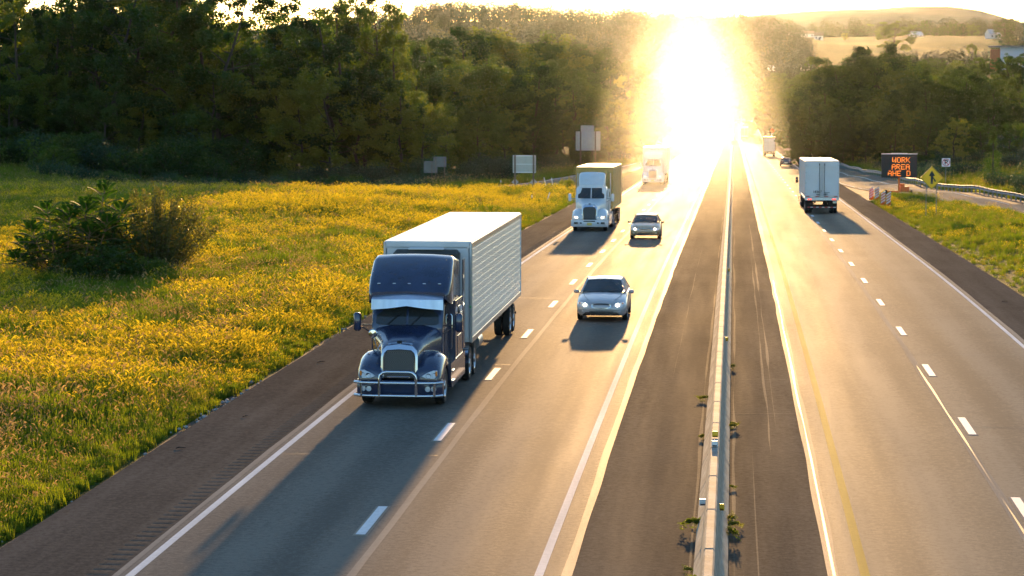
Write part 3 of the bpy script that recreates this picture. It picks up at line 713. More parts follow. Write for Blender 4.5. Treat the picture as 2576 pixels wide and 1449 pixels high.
place_shrub('q', -28.3, 106.4, 1.9, 'low dark green shrub in front of the two meadow bushes', name='shrub', wk=1.35)
place_shrub('s', -26.6, 106.9, 1.25, 'smallest shrub at the front right foot of the meadow clump', name='shrub', wk=1.2)
place_shrub('q', -31.9, 109.6, 2.5, 'dark leafy shrub filling the left side of the meadow clump behind the sumac', wk=.95)
place_shrub('q', -29.2, 109.6, 3.3, 'dark leafy shrub between the sumac and the airy bush in the meadow', wk=1.15)
place_shrub('q', -30.2, 107.0, 1.5, 'low shadowed shrub under the sumac in the meadow clump', name='shrub', wk=1.3)

# ---------------------------------------------------------------- meadow grass (scattered tufts)
leaf_mat('grass_green', (.066, .112, .014), (.150, .180, .022), .55, (1.8, 1.75, .45), .6, .15)
leaf_mat('grass_olive', (.085, .115, .020), (.18, .18, .032), .52, (1.6, 1.5, .5), .6, .15)
leaf_mat('seed_gold', (.44, .35, .035), (.62, .50, .05), .6, (1.3, 1.25, .6), .7, .1)
leaf_mat('seed_tan', (.26, .19, .10), (.42, .32, .18), .55, (1.2, 1.05, .7), .7, .1)
def tuft(name, seed, nb, hb, spread, heads=0, hh=.5, hs=(.13, .03), droop=.35, bw=.014, mats=('grass_green', 'seed_gold'), leafy=0):
    rng = np.random.default_rng(seed); V = []; F = []; M = []
    def quad(a, b, c, d, m): o = len(V); V.extend([a, b, c, d]); F.append((o, o + 1, o + 2, o + 3)); M.append(m)
    for k in range(nb + heads):
        a = rng.uniform(0, 6.28); r_ = spread * rng.uniform(0, 1) ** .5; base = np.array([math.cos(a) * r_, math.sin(a) * r_, -.03])
        h = (hh if k >= nb else hb) * rng.uniform(.65, 1.2); az = rng.uniform(0, 6.28); ln = rng.uniform(.1, 1) * droop * h
        d = np.array([math.cos(az), math.sin(az), 0]); w = np.array([-math.sin(az + rng.uniform(-1, 1)), math.cos(az), 0]) * bw * (.5 if k >= nb else 1)
        p1 = base + d * ln * .3 + np.array([0, 0, h * .6]); p2 = base + d * ln + np.array([0, 0, h * (1 if k >= nb else .93)])
        quad(base - w, base + w, p1 + w * .8, p1 - w * .8, 0); quad(p1 - w * .8, p1 + w * .8, p2 + w * .15, p2 - w * .15, 0)
        if k >= nb:
            t = (p2 - p1); t /= np.linalg.norm(t); e = p2 + (t + d * .5 + np.array([0, 0, -.25])) * hs[0]
            for sd in (w / np.linalg.norm(w), np.cross(t, w / np.linalg.norm(w))):
                m_ = (p2 + e) / 2 + np.array([0, 0, .15 * hs[0]]); quad(p2, m_ + sd * hs[1] * .5, e, m_ - sd * hs[1] * .5, 1)
    for k in range(leafy):
        a = rng.uniform(0, 6.28); r_ = spread * rng.uniform(0, 1) ** .5; c = np.array([math.cos(a) * r_, math.sin(a) * r_, hb * rng.uniform(.2, .9)])
        u = rng.normal(size=3); u /= np.linalg.norm(u); w = np.cross(u, rng.normal(size=3)); w /= np.linalg.norm(w); s_ = rng.uniform(.03, .06)
        quad(c - u * s_, c + w * s_ * .5, c + u * s_, c - w * s_ * .5, 0)
    me = np_mesh(name, np.array(V), np.array(F)); 
    for m in mats: me.materials.append(MATS[m])
    me.polygons.foreach_set('material_index', M); me.update()
    return bpy.data.objects.new(name, me)
_tc = bpy.data.collections.new('tufts')
def scatter(name, tufts, P, scale, label, seed=1):
    """one stuff object whose tufts are instanced on its points"""
    rng = np.random.default_rng(seed); me = bpy.data.meshes.new(name); me.from_pydata(P.tolist(), [], [])
    n = len(P)
    a = me.attributes.new('rotz', 'FLOAT_VECTOR', 'POINT'); rv = np.zeros((n, 3)); rv[:, 2] = rng.uniform(0, 6.28, n); rv[:, :2] = rng.normal(size=(n, 2)) * .12
    a.data.foreach_set('vector', rv.astype(np.float32).ravel())
    a = me.attributes.new('sc', 'FLOAT', 'POINT'); a.data.foreach_set('value', scale.astype(np.float32))
    a = me.attributes.new('kind', 'INT', 'POINT'); a.data.foreach_set('value', rng.integers(0, len(tufts), n).astype(np.int32))
    cl = bpy.data.collections.new(name + '_tufts')
    for t in tufts: cl.objects.link(t)
    ng = bpy.data.node_groups.new(name, 'GeometryNodeTree')
    ng.interface.new_socket('Geometry', in_out='INPUT', socket_type='NodeSocketGeometry'); ng.interface.new_socket('Geometry', in_out='OUTPUT', socket_type='NodeSocketGeometry')
    gi = ng.nodes.new('NodeGroupInput'); go = ng.nodes.new('NodeGroupOutput')
    ip = ng.nodes.new('GeometryNodeInstanceOnPoints'); ci = ng.nodes.new('GeometryNodeCollectionInfo')
    ci.inputs['Collection'].default_value = cl; ci.inputs['Separate Children'].default_value = True; ci.inputs['Reset Children'].default_value = True
    def attr(nm, ty):
        q = ng.nodes.new('GeometryNodeInputNamedAttribute'); q.data_type = ty; q.inputs['Name'].default_value = nm; return q.outputs['Attribute']
    ng.links.new(gi.outputs[0], ip.inputs['Points']); ng.links.new(ci.outputs[0], ip.inputs['Instance'])
    ip.inputs['Pick Instance'].default_value = True
    ng.links.new(attr('kind', 'INT'), ip.inputs['Instance Index']); ng.links.new(attr('rotz', 'FLOAT_VECTOR'), ip.inputs['Rotation']); ng.links.new(attr('sc', 'FLOAT'), ip.inputs['Scale'])
    ng.links.new(ip.outputs[0], go.inputs[0])
    o = link(name, me); md = o.modifiers.new('scatter', 'NODES'); md.node_group = ng
    return tag(o, label, 'grass', kind='stuff')
_gr = np.random.default_rng(101)
def pts_left(n):
    y = 38 + 206 * _gr.uniform(0, 1, n) ** 1.25; t = _gr.uniform(0, 1, n); x = -14.15 - t * (.325 * y + 4 - 14.15)
    ok = (np.abs(x - ramp_left_x(y)) > 3.4) | (y < 224)
    return np.stack([x, y], 1)[ok]
def pts_right(n):
    y = 95 + 160 * _gr.uniform(0, 1, n); x = 12.45 + _gr.uniform(0, 1, n) * (guard_x(y) - 7.3 - 12.45)
    ok = (x < guard_x(y) - 7.3) & ((y < 222) | (x > 12.2 + 9 * sst((y - 215) / 60)))
    return np.stack([x, y], 1)[ok]
def lift(P): return np.concatenate([P, ground_z(P[:, 0], P[:, 1])[:, None]], 1)
def gold_amount(P):
    n = .6 * vnoise(P[:, 0] / 5.5 + 3, P[:, 1] / 9 + 7) + .4 * vnoise(P[:, 0] / 1.8, P[:, 1] / 3)
    return n + .20 * sst((P[:, 1] - 52) / 30) - .32 * sst((66 - P[:, 1]) / 20) - .25 * sst((-14.9 - P[:, 0]) / -2.0) - .3 * sst((-P[:, 0] - 36) / 16) + .13 * sst((P[:, 1] - 95) / 70)
PL = pts_left(46000); PR = pts_right(7500)
g = gold_amount(PL); isg = g + _gr.normal(size=len(g)) * .12 > .77
gr_ = gold_amount(PR) ; isr = gr_ + _gr.normal(size=len(gr_)) * .08 > .72
edge = np.clip(.45 + np.abs(PL[:, 0] + 13.9) / 5, .45, 1); edger = np.clip(.35 + (PR[:, 0] - 12.3) / 8, .35, .7)
def sizes(P, e): return e * _gr.uniform(.7, 1.25, len(P)) * (.85 + .45 * vnoise(P[:, 0] / 2.3, P[:, 1] / 2.3 + 11)) * (1 + .25 * sst((P[:, 1] - 120) / 80))
green_t = [tuft('green_tuft', 1, 34, .46, .32), tuft('green_tuft', 2, 30, .38, .30, leafy=18, mats=('grass_olive',)), tuft('green_tuft', 3, 30, .52, .30, heads=3, hh=.62, mats=('grass_green', 'seed_tan')), tuft('green_tuft', 4, 22, .30, .30, leafy=44)]
gold_t = [tuft('gold_tuft', 5, 14, .38, .33, heads=15, hh=.50, mats=('grass_green', 'seed_gold')), tuft('gold_tuft', 6, 16, .36, .33, heads=11, hh=.46, mats=('grass_olive', 'seed_gold')), tuft('gold_tuft', 7, 18, .40, .33, heads=8, hh=.54, mats=('grass_green', 'seed_gold'))]
A = PL[~isg]; B = PR[~isr]; C = np.concatenate([A, B])
scatter('meadow_grass', green_t, lift(C), np.concatenate([sizes(A, edge[~isg]), sizes(B, edger[~isr])]), 'green grass and weeds covering the verges', 2)
A = PL[isg]; B = PR[isr]; C = np.concatenate([A, B])
scatter('golden_grass', gold_t, lift(C), np.concatenate([sizes(A, edge[isg]), sizes(B, edger[isr])]), 'golden seeded foxtail grass glowing across the meadow', 3)
tan_t = [tuft('tan_tuft', 8, 6, .5, .22, heads=9, hh=.8, hs=(.15, .035), droop=.5, mats=('grass_olive', 'seed_tan')), tuft('tan_tuft', 9, 4, .5, .25, heads=22, hh=.75, hs=(.05, .03), droop=.6, mats=('grass_olive', 'seed_tan'))]
Q = pts_left(5200); w = vnoise(Q[:, 0] / 3 + 90, Q[:, 1] / 4 + 30) - .05 * sst((60 - Q[:, 1]) / 15); Q = Q[w > .65]
scatter('dry_seed_heads', tan_t, lift(Q), _gr.uniform(.7, 1.15, len(Q)), 'pale drooping seed heads standing above the meadow grass', 4)
# shaded grass beyond the meadow and on the banks
n = 9000; y = _gr.uniform(232, 330, n); x = -_gr.uniform(18, 104, n); ok = np.abs(x - ramp_left_x(y)) > 3.6; Q = np.stack([x, y], 1)[ok]
y = _gr.uniform(180, 420, 6000); x = guard_x(y) + _gr.uniform(.8, 24, 6000); Q = np.concatenate([Q, np.stack([x, y], 1)])
y = _gr.uniform(240, 420, 2600); x = ramp_left_x(y) - _gr.uniform(3.4, 14, 2600); Q = np.concatenate([Q, np.stack([x, y], 1)])
scatter('bank_grass', green_t[:2] and [tuft('bank_tuft', 21, 26, .5, .45, bw=.03), tuft('bank_tuft', 22, 20, .6, .5, heads=4, hh=.8, bw=.03, mats=('grass_olive', 'seed_tan'))], lift(Q), _gr.uniform(.8, 1.6, len(Q)), 'rank grass on the shaded ground before the woods and behind the guardrail', 5)

# ---------------------------------------------------------------- far woods read as one mass
def far_wood(name, P, H, label, seed, n=260, leaf=1.15):
    rng = np.random.default_rng(seed); V = []; 
    tm = []
    for k in range(5):
        d = rng.normal(size=(n, 3)); d /= np.linalg.norm(d, axis=1, keepdims=True); lob = 1 + .22 * np.sin(d[:, 0] * 5 + k) * np.cos(d[:, 1] * 4 + 2 * k)
        q = d * lob[:, None] * rng.uniform(.72, 1.03, (n, 1)) * np.array([.36, .36, .5]); q[:, 2] += .52
        tm.append((q, d))
    for (x, y), h in zip(P, H):
        q, d = tm[rng.integers(5)]; a = rng.uniform(0, 6.28); R_ = np.array([[math.cos(a), -math.sin(a), 0], [math.sin(a), math.cos(a), 0], [0, 0, 1]])
        w = rng.uniform(.85, 1.35); v, f = leaf_quads(rng, (q @ R_.T) * h * np.array([w, w, 1]) + np.array([x, y, gz(x, y) - .4]), d @ R_.T + np.array([0, 0, .3]), leaf * h / 14, .8)
        V.append(v)
    v = np.concatenate(V); o = link(name, np_mesh(name, v, np.arange(len(v)).reshape(-1, 4), 'leaf_far'))
    return tag(o, label, 'wood', kind='stuff')
def rnd_pts(n, x0, x1, y0, y1, cond=None):
    x = _gr.uniform(x0, x1, n); y = _gr.uniform(y0, y1, n)
    if cond is not None: k = cond(x, y); x, y = x[k], y[k]
    return list(zip(x, y))
Q = rnd_pts(760, -330, 45, 1330, 1620) + rnd_pts(120, -420, 60, 1620, 1900)
far_wood('hill_wood', Q, _gr.uniform(10, 17, len(Q)), 'hazy wooded hill at the end of the highway', 1)
Q = rnd_pts(240, -170, -24, 560, 1320, lambda x, y: x < -24 - (y - 560) * .01)
far_wood('valley_wood', Q, _gr.uniform(11, 18, len(Q)), 'hazy trees lining the left of the highway in the distance', 2, n=220, leaf=1.1)
Q = rnd_pts(170, 26, 190, 900, 1250, lambda x, y: x > 26 + (y - 900) * .03)
far_wood('valley_wood', Q, _gr.uniform(8, 14, len(Q)), 'hazy trees in the valley bottom right of the highway', 3, n=200, leaf=1.2)
Q = rnd_pts(420, -40, 520, 2300, 2560) + rnd_pts(90, 180, 420, 2350, 2400, lambda x, y: (x > 250) & (x < 330))
far_wood('ridge_wood', Q, _gr.uniform(11, 19, len(Q)), 'pale line of woods on the ridge beyond the fields', 4)
Q = rnd_pts(170, 168, 320, 1350, 1560, lambda x, y: x > 168 + (y - 1350) * .05)
far_wood('hill_wood', Q, _gr.uniform(12, 20, len(Q)), 'dark woods on the hill at the right edge of the picture', 5, n=200)
Q = rnd_pts(260, -620, -250, 1900, 2300)
far_wood('ridge_wood', Q, _gr.uniform(13, 22, len(Q)), 'pale wooded skyline behind the left wood', 6)
# ---------------------------------------------------------------- vehicle materials
pm('paint_blue', (.018, .030, .072), .26, spec=.6, coat=.7, var=.28, scale=2.2)
pm('paint_white', (.62, .64, .66), .3, coat=.5, var=.05, scale=3)
pm('paint_silver', (.43, .42, .41), .34, metal=.3, coat=.6, var=.04, scale=3)
pm('paint_dark', (.018, .019, .021), .25, coat=.7)
pm('paint_tan', (.27, .18, .085), .3, metal=.2, coat=.6)
pm('paint_black', (.010, .010, .011), .35, coat=.3)
pm('chrome', (.62, .65, .70), .12, metal=1.0)
pm('steel_brushed', (.42, .47, .55), .30, metal=.9, var=.1, scale=5, stretch=(1, 1, .1))
pm('quilted_steel', (.72, .73, .74), .38, metal=.45, var=.06, scale=1.5)
pm('glass_dark', (.012, .014, .016), .06, spec=.8)
pm('glass_cab', (.025, .030, .032), .08, spec=.7)
pm('rubber', (.014, .0135, .013), .85, var=.3, scale=9)
pm('rim_metal', (.50, .51, .53), .28, metal=.9)
pm('hub_dark', (.05, .05, .05), .6)
pm('chassis', (.016, .015, .014), .75, var=.3, scale=4)
pm('trailer_white', (.60, .615, .63), .42, var=.06, scale=1.2)
pm('trailer_roof', (.72, .72, .70), .34, var=.08, scale=.8)
pm('trailer_dark', (.055, .052, .048), .6, var=.2, scale=2)
pm('container_tan', (.42, .27, .07), .6, var=.18, scale=1.5)
pm('rubber_seal', (.02, .02, .02), .8)
pm('lamp_glass', (.55, .58, .62), .08, spec=.8)
pm('lamp_on', (.9, .88, .8), .3, emit=(1, .90, .66), estr=9)
pm('lamp_dim', (.75, .75, .72), .2, emit=(1, .9, .7), estr=1.2)
pm('amber', (.70, .22, .03), .25)
pm('tail_red', (.45, .012, .010), .25, emit=(1, .05, .03), estr=.9)
pm('tail_dark', (.22, .012, .010), .25)
pm('tape_red', (.55, .03, .02), .5); pm('tape_white', (.75, .75, .73), .5)
pm('plate', (.62, .60, .45), .5); pm('plate_yellow', (.72, .50, .10), .5)
pm('ink', (.018, .018, .02), .6)
pm('green_lamp', (.05, .45, .12), .3)
pm('lip', (.025, .022, .05), .4)
def grille_mat():
    m = pm('grille_mesh', (.045, .045, .047), .45, metal=.5); nt = m.node_tree; b = nt.nodes['Principled BSDF']
    tc = nt.nodes.new('ShaderNodeTexCoord'); v = nt.nodes.new('ShaderNodeTexChecker'); v.inputs['Scale'].default_value = 40
    v.inputs[1].default_value = (.012, .012, .012, 1); v.inputs[2].default_value = (.10, .10, .105, 1)
    nt.links.new(tc.outputs['Object'], v.inputs[0]); nt.links.new(v.outputs[0], b.inputs['Base Color'])
grille_mat()

# ---------------------------------------------------------------- wheels
def wheel_meshes():
    t = MB().lathe([(.30, -.12), (.47, -.135), (.505, -.10), (.512, 0), (.505, .10), (.47, .135), (.30, .12)], (0, 0, 0), 0, 26)
    o = t.build('t', MATS['rubber']); tm = o.data; bpy.data.objects.remove(o)
    r = MB().lathe([(.31, .125), (.285, .10), (.22, .03), (.15, .05), (.12, .135), (.05, .15), (.001, .15)], (0, 0, 0), 0, 22)
    r.lathe([(.31, -.125), (.20, -.10), (.001, -.10)], (0, 0, 0), 0, 22)
    for k in range(10):
        a = 2 * math.pi * k / 10; r.box((.055, .20 * math.cos(a), .20 * math.sin(a)), (.03, .03, .03))
    o = r.build('r', MATS['rim_metal']); rm = o.data; bpy.data.objects.remove(o)
    return tm, rm
TYRE, RIM = wheel_meshes()
def wheel(root, x, y, r=.51, w=1.0, sub=True, names=('wheel', 'rim')):
    s = r / .512; fl = 1 if x > 0 else -1
    o = share(names[0], TYRE, root, (x, y, r), (0, 0, 0 if fl > 0 else math.pi), (w, s, s))
    q = share(names[1], RIM, o if sub else root)
    if not sub: q.location = (x, y, r); q.rotation_euler = (0, 0, 0 if fl > 0 else math.pi); q.scale = (w, s, s)
    return o

def rsec(w, zb, zt, y, r=.14, crown=.03):
    """open-bottom body section at y, half width w"""
    L = [(-w, zb), (-w, (zb + zt) / 2), (-w, zt - r), (-w + r * .12, zt - r * .55), (-w + r * .45, zt - r * .15), (-w + r, zt), (-w * .45, zt + crown * .8), (0, zt + crown)]
    return [(x, y, z) for x, z in L] + [(-x, y, z) for x, z in reversed(L[:-1])]

def tractor(root, C, style, far=False):
    """conventional highway tractor, front bumper at y=0, facing -y"""
    CH = MATS['chrome']; P = MATS[C]
    # chassis
    MB().box((-.42, 4.6, .88), (.10, 7.6, .26)).box((.42, 4.6, .88), (.10, 7.6, .26)).box((0, 1.2, .62), (2.0, .14, .14)).box((0, 6.6, .6), (2.0, .2, .2)).box((0, 7.9, .6), (2.0, .2, .2)).box((0, 1.4, .95), (.8, 1.6, .5)).build('chassis', MATS['chassis'], root)
    # bonnet
    secs = [rsec(w, zb, zt, y, r, cr) for y, w, zb, zt, r, cr in ((.24, .50, .95, 1.56, .16, .05), (.34, .525, .95, 1.66, .18, .06), (.8, .60, .98, 1.80, .22, .07), (1.3, .76, 1.0, 1.94, .26, .07), (1.78, .98, 1.02, 2.06, .30, .05))]
    hood = MB().loft(secs).build('bonnet', P, root, smooth=40)
    MB().tube([(-.20, 1.05, 1.925), (-.17, 1.55, 2.05)], .018, 5).tube([(.20, 1.05, 1.925), (.17, 1.55, 2.05)], .018, 5).build('bonnet_crease', P, hood)
    # grille shell
    g = MB(); arch = [(-.50, .78), (-.50, 1.40), (-.47, 1.56), (-.36, 1.68), (0, 1.73), (.36, 1.68), (.47, 1.56), (.50, 1.40), (.50, .78)]
    inn = [(-.41, .82), (-.41, 1.36), (-.385, 1.48), (-.30, 1.56), (0, 1.585), (.30, 1.56), (.385, 1.48), (.41, 1.36), (.41, .82)]
    g.loft([[(x, .13 + .10 * (z - .8), z) for x, z in inn], [(x, .10 + .10 * (z - .8), z) for x, z in [(x * 1.08, z * 1.01) for x, z in inn]], [(x, .14 + .11 * (z - .8), z) for x, z in arch], [(x, .26 + .10 * (z - .8), z) for x, z in arch]], cap=False)
    g.loft([[(x * .95, .30 + .1 * (z - .8), 1.70 + (z - 1.68) * .6) for x, z in arch[3:6]], [(x * .9, .42, 1.74 + (z - 1.68) * .6) for x, z in arch[3:6]]], cap=False)
    sh = g.build('grille_surround', CH if style != 'white' else MATS['chrome'], root, smooth=45)
    MB().box((0, .26, 1.79), (.14, .05, .07), .015).build('badge', MATS['chassis'], sh)
    MB().loft([[(x, .155 + .10 * (z - .8), z) for x, z in inn], [(x, .18 + .10 * (z - .8), z) for x, z in inn]], ring=True).build('grille', MATS['grille_mesh'], root)
    # wings with wheel arch
    for s in (-1, 1):
        secs = []
        for y, zt, zb, xo in ((.04, 1.00, .76, 1.05), (.12, 1.10, .74, 1.11), (.35, 1.26, .74, 1.145), (.62, 1.38, .80, 1.16), (.9, 1.46, 1.02, 1.165), (1.2, 1.47, 1.08, 1.165), (1.5, 1.40, 1.02, 1.16), (1.75, 1.28, .86, 1.15), (1.92, 1.12, .62, 1.15)):
            secs.append([(s * x, y, z) for x, z in ((.46, zb + .02), (.48, zt - .10), (.62, zt - .02), (.80, zt + .01), (.98, zt - .03), (xo - .06, zt - .13), (xo, zt - .27 * (zt - zb) - .10), (xo, zb))])
        wing = MB().loft(secs).build('wing', P, root, smooth=45)
        # headlamp
        lp = [(.62, .88), (.76, .82), (.99, .82), (1.05, .90), (1.05, 1.04), (.95, 1.05), (.80, 1.00), (.68, .93)]
        def fy(x, z): return .012 + .14 * max(0, (x - .62)) ** 2 * 1.6 + .30 * max(0, z - .90)
        a = [(s * x, fy(x, z) + .03, z) for x, z in lp]; b = [(s * (.88 + (x - .88) * .9), fy(x, z) - .035, .93 + (z - .93) * .9) for x, z in lp]
        lamp = MB().loft([a, b], ring=True).build('headlamp', MATS['lamp_glass'], wing, smooth=60)
        MB().lathe([(.075, 0), (.06, .03), (.02, .045), (.001, .045)], (s * .82, -.035, .905), 1, 14).lathe([(.06, 0), (.05, .03), (.001, .04)], (s * .97, -.005, .925), 1, 14).build('reflector_bowl', CH if style == 'blue' else MATS['lamp_dim'], wing)
        MB().box((s * 1.025, .022, .96), (.05, .05, .13), .01).build('turn_signal', MATS['amber'], wing)
        wheel(root, s * 1.0, 1.22, .51, 1.0)
        # side skirt, steps, tank
        MB().prism([(1.95, .55), (2.15, .34), (5.4, .34), (5.4, 1.02), (1.95, 1.02)], s * .98, s * 1.20, 0).build('side_skirt', P, root)
        MB().box((s * 1.19, 2.35, .50), (.10, .5, .06), .01).box((s * 1.19, 2.4, .78), (.08, .45, .05), .01).build('step', CH, root)
        # mirror
        mr = MB().box((s * 1.42, 1.98, 2.16), (.20, .16, .52), .05).build('mirror', P if style != 'far' else MATS['paint_black'], root, smooth=50)
        MB().tube([(s * 1.0, 1.95, 2.08), (s * 1.4, 1.98, 2.08)], .02, 6).tube([(s * 1.0, 1.85, 1.86), (s * 1.2, 1.9, 1.98), (s * 1.36, 1.98, 2.05)], .016, 6).build('mirror_arm', MATS['paint_black'] if style == 'blue' else CH, mr)
        # drive wheels
        for y in (6.55, 7.88):
            wheel(root, s * 1.10, y, .51, .95); wheel(root, s * .80, y, .51, .95)
        q = [(6.55 + .62 * math.cos(t), .51 + .60 * math.sin(t)) for t in np.linspace(.15, 1.5, 7)]; q2 = [(6.55 - .62 * math.cos(t), .51 + .60 * math.sin(t)) for t in np.linspace(1.5, .1, 7)]
        MB().loft([[(s * .72, y, z) for y, z in q2], [(s * 1.22, y, z) for y, z in q2]], cap=False).build('quarter_fender', CH if style == 'blue' else P, root, smooth=60)
        # grab handle, door, window
        MB().tube([(s * 1.06, 3.02, 1.32), (s * 1.10, 3.02, 1.36), (s * 1.10, 3.02, 2.25), (s * 1.06, 3.02, 2.3)], .018, 6).build('grab_handle', CH, root)
    # cab shell
    secs = [rsec(.99, 1.0, 2.05, 1.76, .10, .02), rsec(1.0, 1.0, 2.46, 1.96, .12, .03), rsec(1.0, 1.0, 2.86, 2.18, .14, .04), rsec(1.01, 1.0, 2.90, 3.2, .14, .04)]
    cab = MB().loft(secs).build('cab', P, root, smooth=30)
    for s in (-1, 1):
        # windscreen pane: inner edge at the centre post
        def wp(x, t): return (s * x, 1.715 + .40 * t + .05 * (x / .9) ** 2, 2.09 + .72 * t)
        a = [wp(.03, .02), wp(.40, .02), wp(.80, .03), wp(.875, .08), wp(.855, .9), wp(.80, .97), wp(.40, .97), wp(.03, .97)]
        MB().loft([a, [(x, y + .03, z - .01) for x, y, z in a]], ring=True).build('windscreen', MATS['glass_cab'], cab, smooth=0)
        MB().tube([wp(.12 if s > 0 else .55, .03), wp(.42 if s > 0 else .22, .42)], .014, 4).build('wiper', MATS['paint_black'], cab).location = (0, -.03, .01)
        MB().box((s * 1.012, 2.55, 2.36), (.02, .78, .52), .04).build('side_window', MATS['glass_dark'], cab)
        MB().box((s * 1.008, 2.55, 1.48), (.016, .95, 1.0), .03).build('door', P, cab)
    MB().box((0, 1.93, 2.46), (.06, .05, .80), .01, Matrix.Rotation(-.50, 3, 'X')).build('windscreen_post', P, cab)
    # sleeper and roof fairing
    if style == 'dayroof':
        secs = [rsec(.80, 2.80, 2.98, 2.3, .1, .02), rsec(.86, 2.80, 3.35, 2.62, .16, .03), rsec(.88, 2.80, 3.72, 3.05, .18, .04), rsec(.88, 2.80, 3.78, 3.22, .18, .04)]
        MB().loft(secs).build('roof_fairing', P, root, smooth=35)
    else:
        wd = 1.18 if style == 'blue' else 1.08; zt = 3.98 if style == 'blue' else 3.72
        f = [rsec(wd - .14, 2.80, 2.98, 2.02, .10, .03), rsec(wd - .06, 2.70, 3.08, 2.12, .14, .04), rsec(wd - .02, 2.62, 3.42, 2.52, .18, .05), rsec(wd - .04, 2.62, zt - .15, 3.14, .13, .05), rsec(wd - .07, 2.62, zt - .06, 3.42, .12, .04), rsec(wd - .07, 2.62, zt - .26, 5.0, .12, .03)]
        rf = MB().loft(f).build('roof_fairing', P, root, smooth=40)
        MB().box((0, 2.155, 3.075), (2 * wd - .28, .03, .016)).build('fairing_seam', MATS['rubber_seal'], rf)
        for x in (-.85, -.42, 0, .42, .85): MB().box((x, 2.24, 3.21), (.09, .05, .03), .01).build('marker_lamp', MATS['lamp_glass' if style == 'blue' else 'amber'], rf)
    wd = 1.18 if style == 'blue' else 1.10
    sl = MB().loft([rsec(wd, 1.0, 2.66, 3.22, .02, 0), rsec(wd, 1.0, 2.66, 5.0, .02, 0)]).build('sleeper', P, root, smooth=30)
    for s in (-1, 1):
        MB().box((s * (wd + .004), 4.0, 2.28), (.02, .45, .35), .04).build('sleeper_window', MATS['glass_dark'], sl)
        MB().box((s * (wd + .004), 4.1, 1.35), (.014, .9, .55), .03).build('locker_door', P, sl)
        MB().box((s * wd, 5.25, 2.4), (.03, .5, 2.6), .01).build('side_extender', P, sl)
    if style == 'blue':
        # drop visor
        top = [(-.98, 2.20, 2.95), (-.5, 2.12, 2.97), (0, 2.10, 2.98), (.5, 2.12, 2.97), (.98, 2.20, 2.95)]
        mid = [(-1.0, 1.80, 2.80), (-.5, 1.70, 2.81), (0, 1.66, 2.82), (.5, 1.70, 2.81), (1.0, 1.80, 2.80)]
        low = [(-1.0, 1.76, 2.52), (-.5, 1.655, 2.57), (0, 1.615, 2.64), (.5, 1.655, 2.57), (1.0, 1.76, 2.52)]
        vz = MB().loft([top, mid, low], cap=False); vz.loft([[(x, y + .015, z - .012) for x, y, z in q] for q in (top, mid, [(x, y + .01, z + .012) for x, y, z in low])], cap=False)
        vz.build('sun_visor', MATS['steel_brushed'], root, smooth=25)
        # round hood mirror
        hm = MB().lathe([(.001, -.02), (.10, -.01), (.125, .02), (.09, .07), (.001, .09)], (-.86, 1.15, 1.92), 1, 18).build('hood_mirror', CH, root)
        MB().tube([(-.86, 1.2, 1.9), (-.80, 1.22, 1.62), (-.72, 1.2, 1.44)], .014, 6).build('mirror_arm', CH, hm)
        # exhaust-side intake cleaners are inside; bumper and bull bar
        bs = []
        for x in (-1.17, -1.12, -.95, -.6, 0, .6, .95, 1.12, 1.17):
            yy = .02 + .26 * (abs(x) / 1.17) ** 5 + .04 * (x / 1.17) ** 2
            bs.append([(x, yy, .32), (x, yy - .05, .40), (x, yy - .05, .68), (x, yy + .02, .76), (x, yy + .22, .76), (x, yy + .22, .32)])
        bp = MB().loft(bs, ring=True).build('bumper', P, root, smooth=40)
        for s in (-1, 1):
            MB().lathe([(.075, 0), (.065, .03), (.001, .02)], (s * .80, -.055, .55), 1, 12).lathe([(.075, 0), (.065, .03), (.001, .02)], (s * .96, -.035, .55), 1, 12).build('fog_lamp', MATS['lamp_glass'], bp)
        bb = MB()
        def barpts(z, yo): return [(x, -.16 + yo + .22 * (abs(x) / 1.20) ** 6, z) for x in (-1.20, -1.15, -1.03, -.75, -.4, 0, .4, .75, 1.03, 1.15, 1.20)]
        bb.tube(barpts(.72, 0), .042, 8).tube(barpts(.37, 0), .042, 8)
        bb.tube([(-.50, -.16, .34), (-.50, -.17, .80), (-.48, -.17, .93), (-.40, -.17, 1.0), (-.30, -.17, 1.02), (.30, -.17, 1.02), (.40, -.17, 1.0), (.48, -.17, .93), (.50, -.17, .80), (.50, -.16, .34)], .04, 8)
        bar = bb.build('bull_bar', CH, root, smooth=60)
        for x in (-.99, .99): MB().tube([(x, -.12, .37), (x, -.12, .72)], .035, 8).build('bar_upright', CH, bar)
        MB().box((0, .02, .86), (.62, .03, .05), .01).build('lower_grille_bar', CH, root)
    else:
        bs = []
        for x in (-1.22, -1.16, -1.0, -.6, 0, .6, 1.0, 1.16, 1.22):
            yy = -.02 + .26 * (abs(x) / 1.22) ** 5 + .05 * (x / 1.22) ** 2
            bs.append([(x, yy + .02, .30), (x, yy - .04, .38), (x, yy - .05, .66), (x, yy + .01, .76), (x, yy + .22, .76), (x, yy + .22, .30)])
        bp = MB().loft(bs, ring=True).build('bumper', P, root, smooth=40)
        MB().box((0, -.065, .665), (.76, .03, .075), .02).build('bumper_slot', MATS['grille_mesh'], bp)
        for s in (-1, 1):
            MB().box((s * .88, -.045, .55), (.26, .03, .13), .03).build('fog_lamp', MATS['hub_dark'], bp)
            MB().box((s * .56, -.06, .55), (.12, .03, .10), .02).build('tow_hook', MATS['hub_dark'], bp)
        MB().box((0, -.075, .49), (.32, .02, .17), .008).build('number_plate', MATS['plate_yellow'], bp)

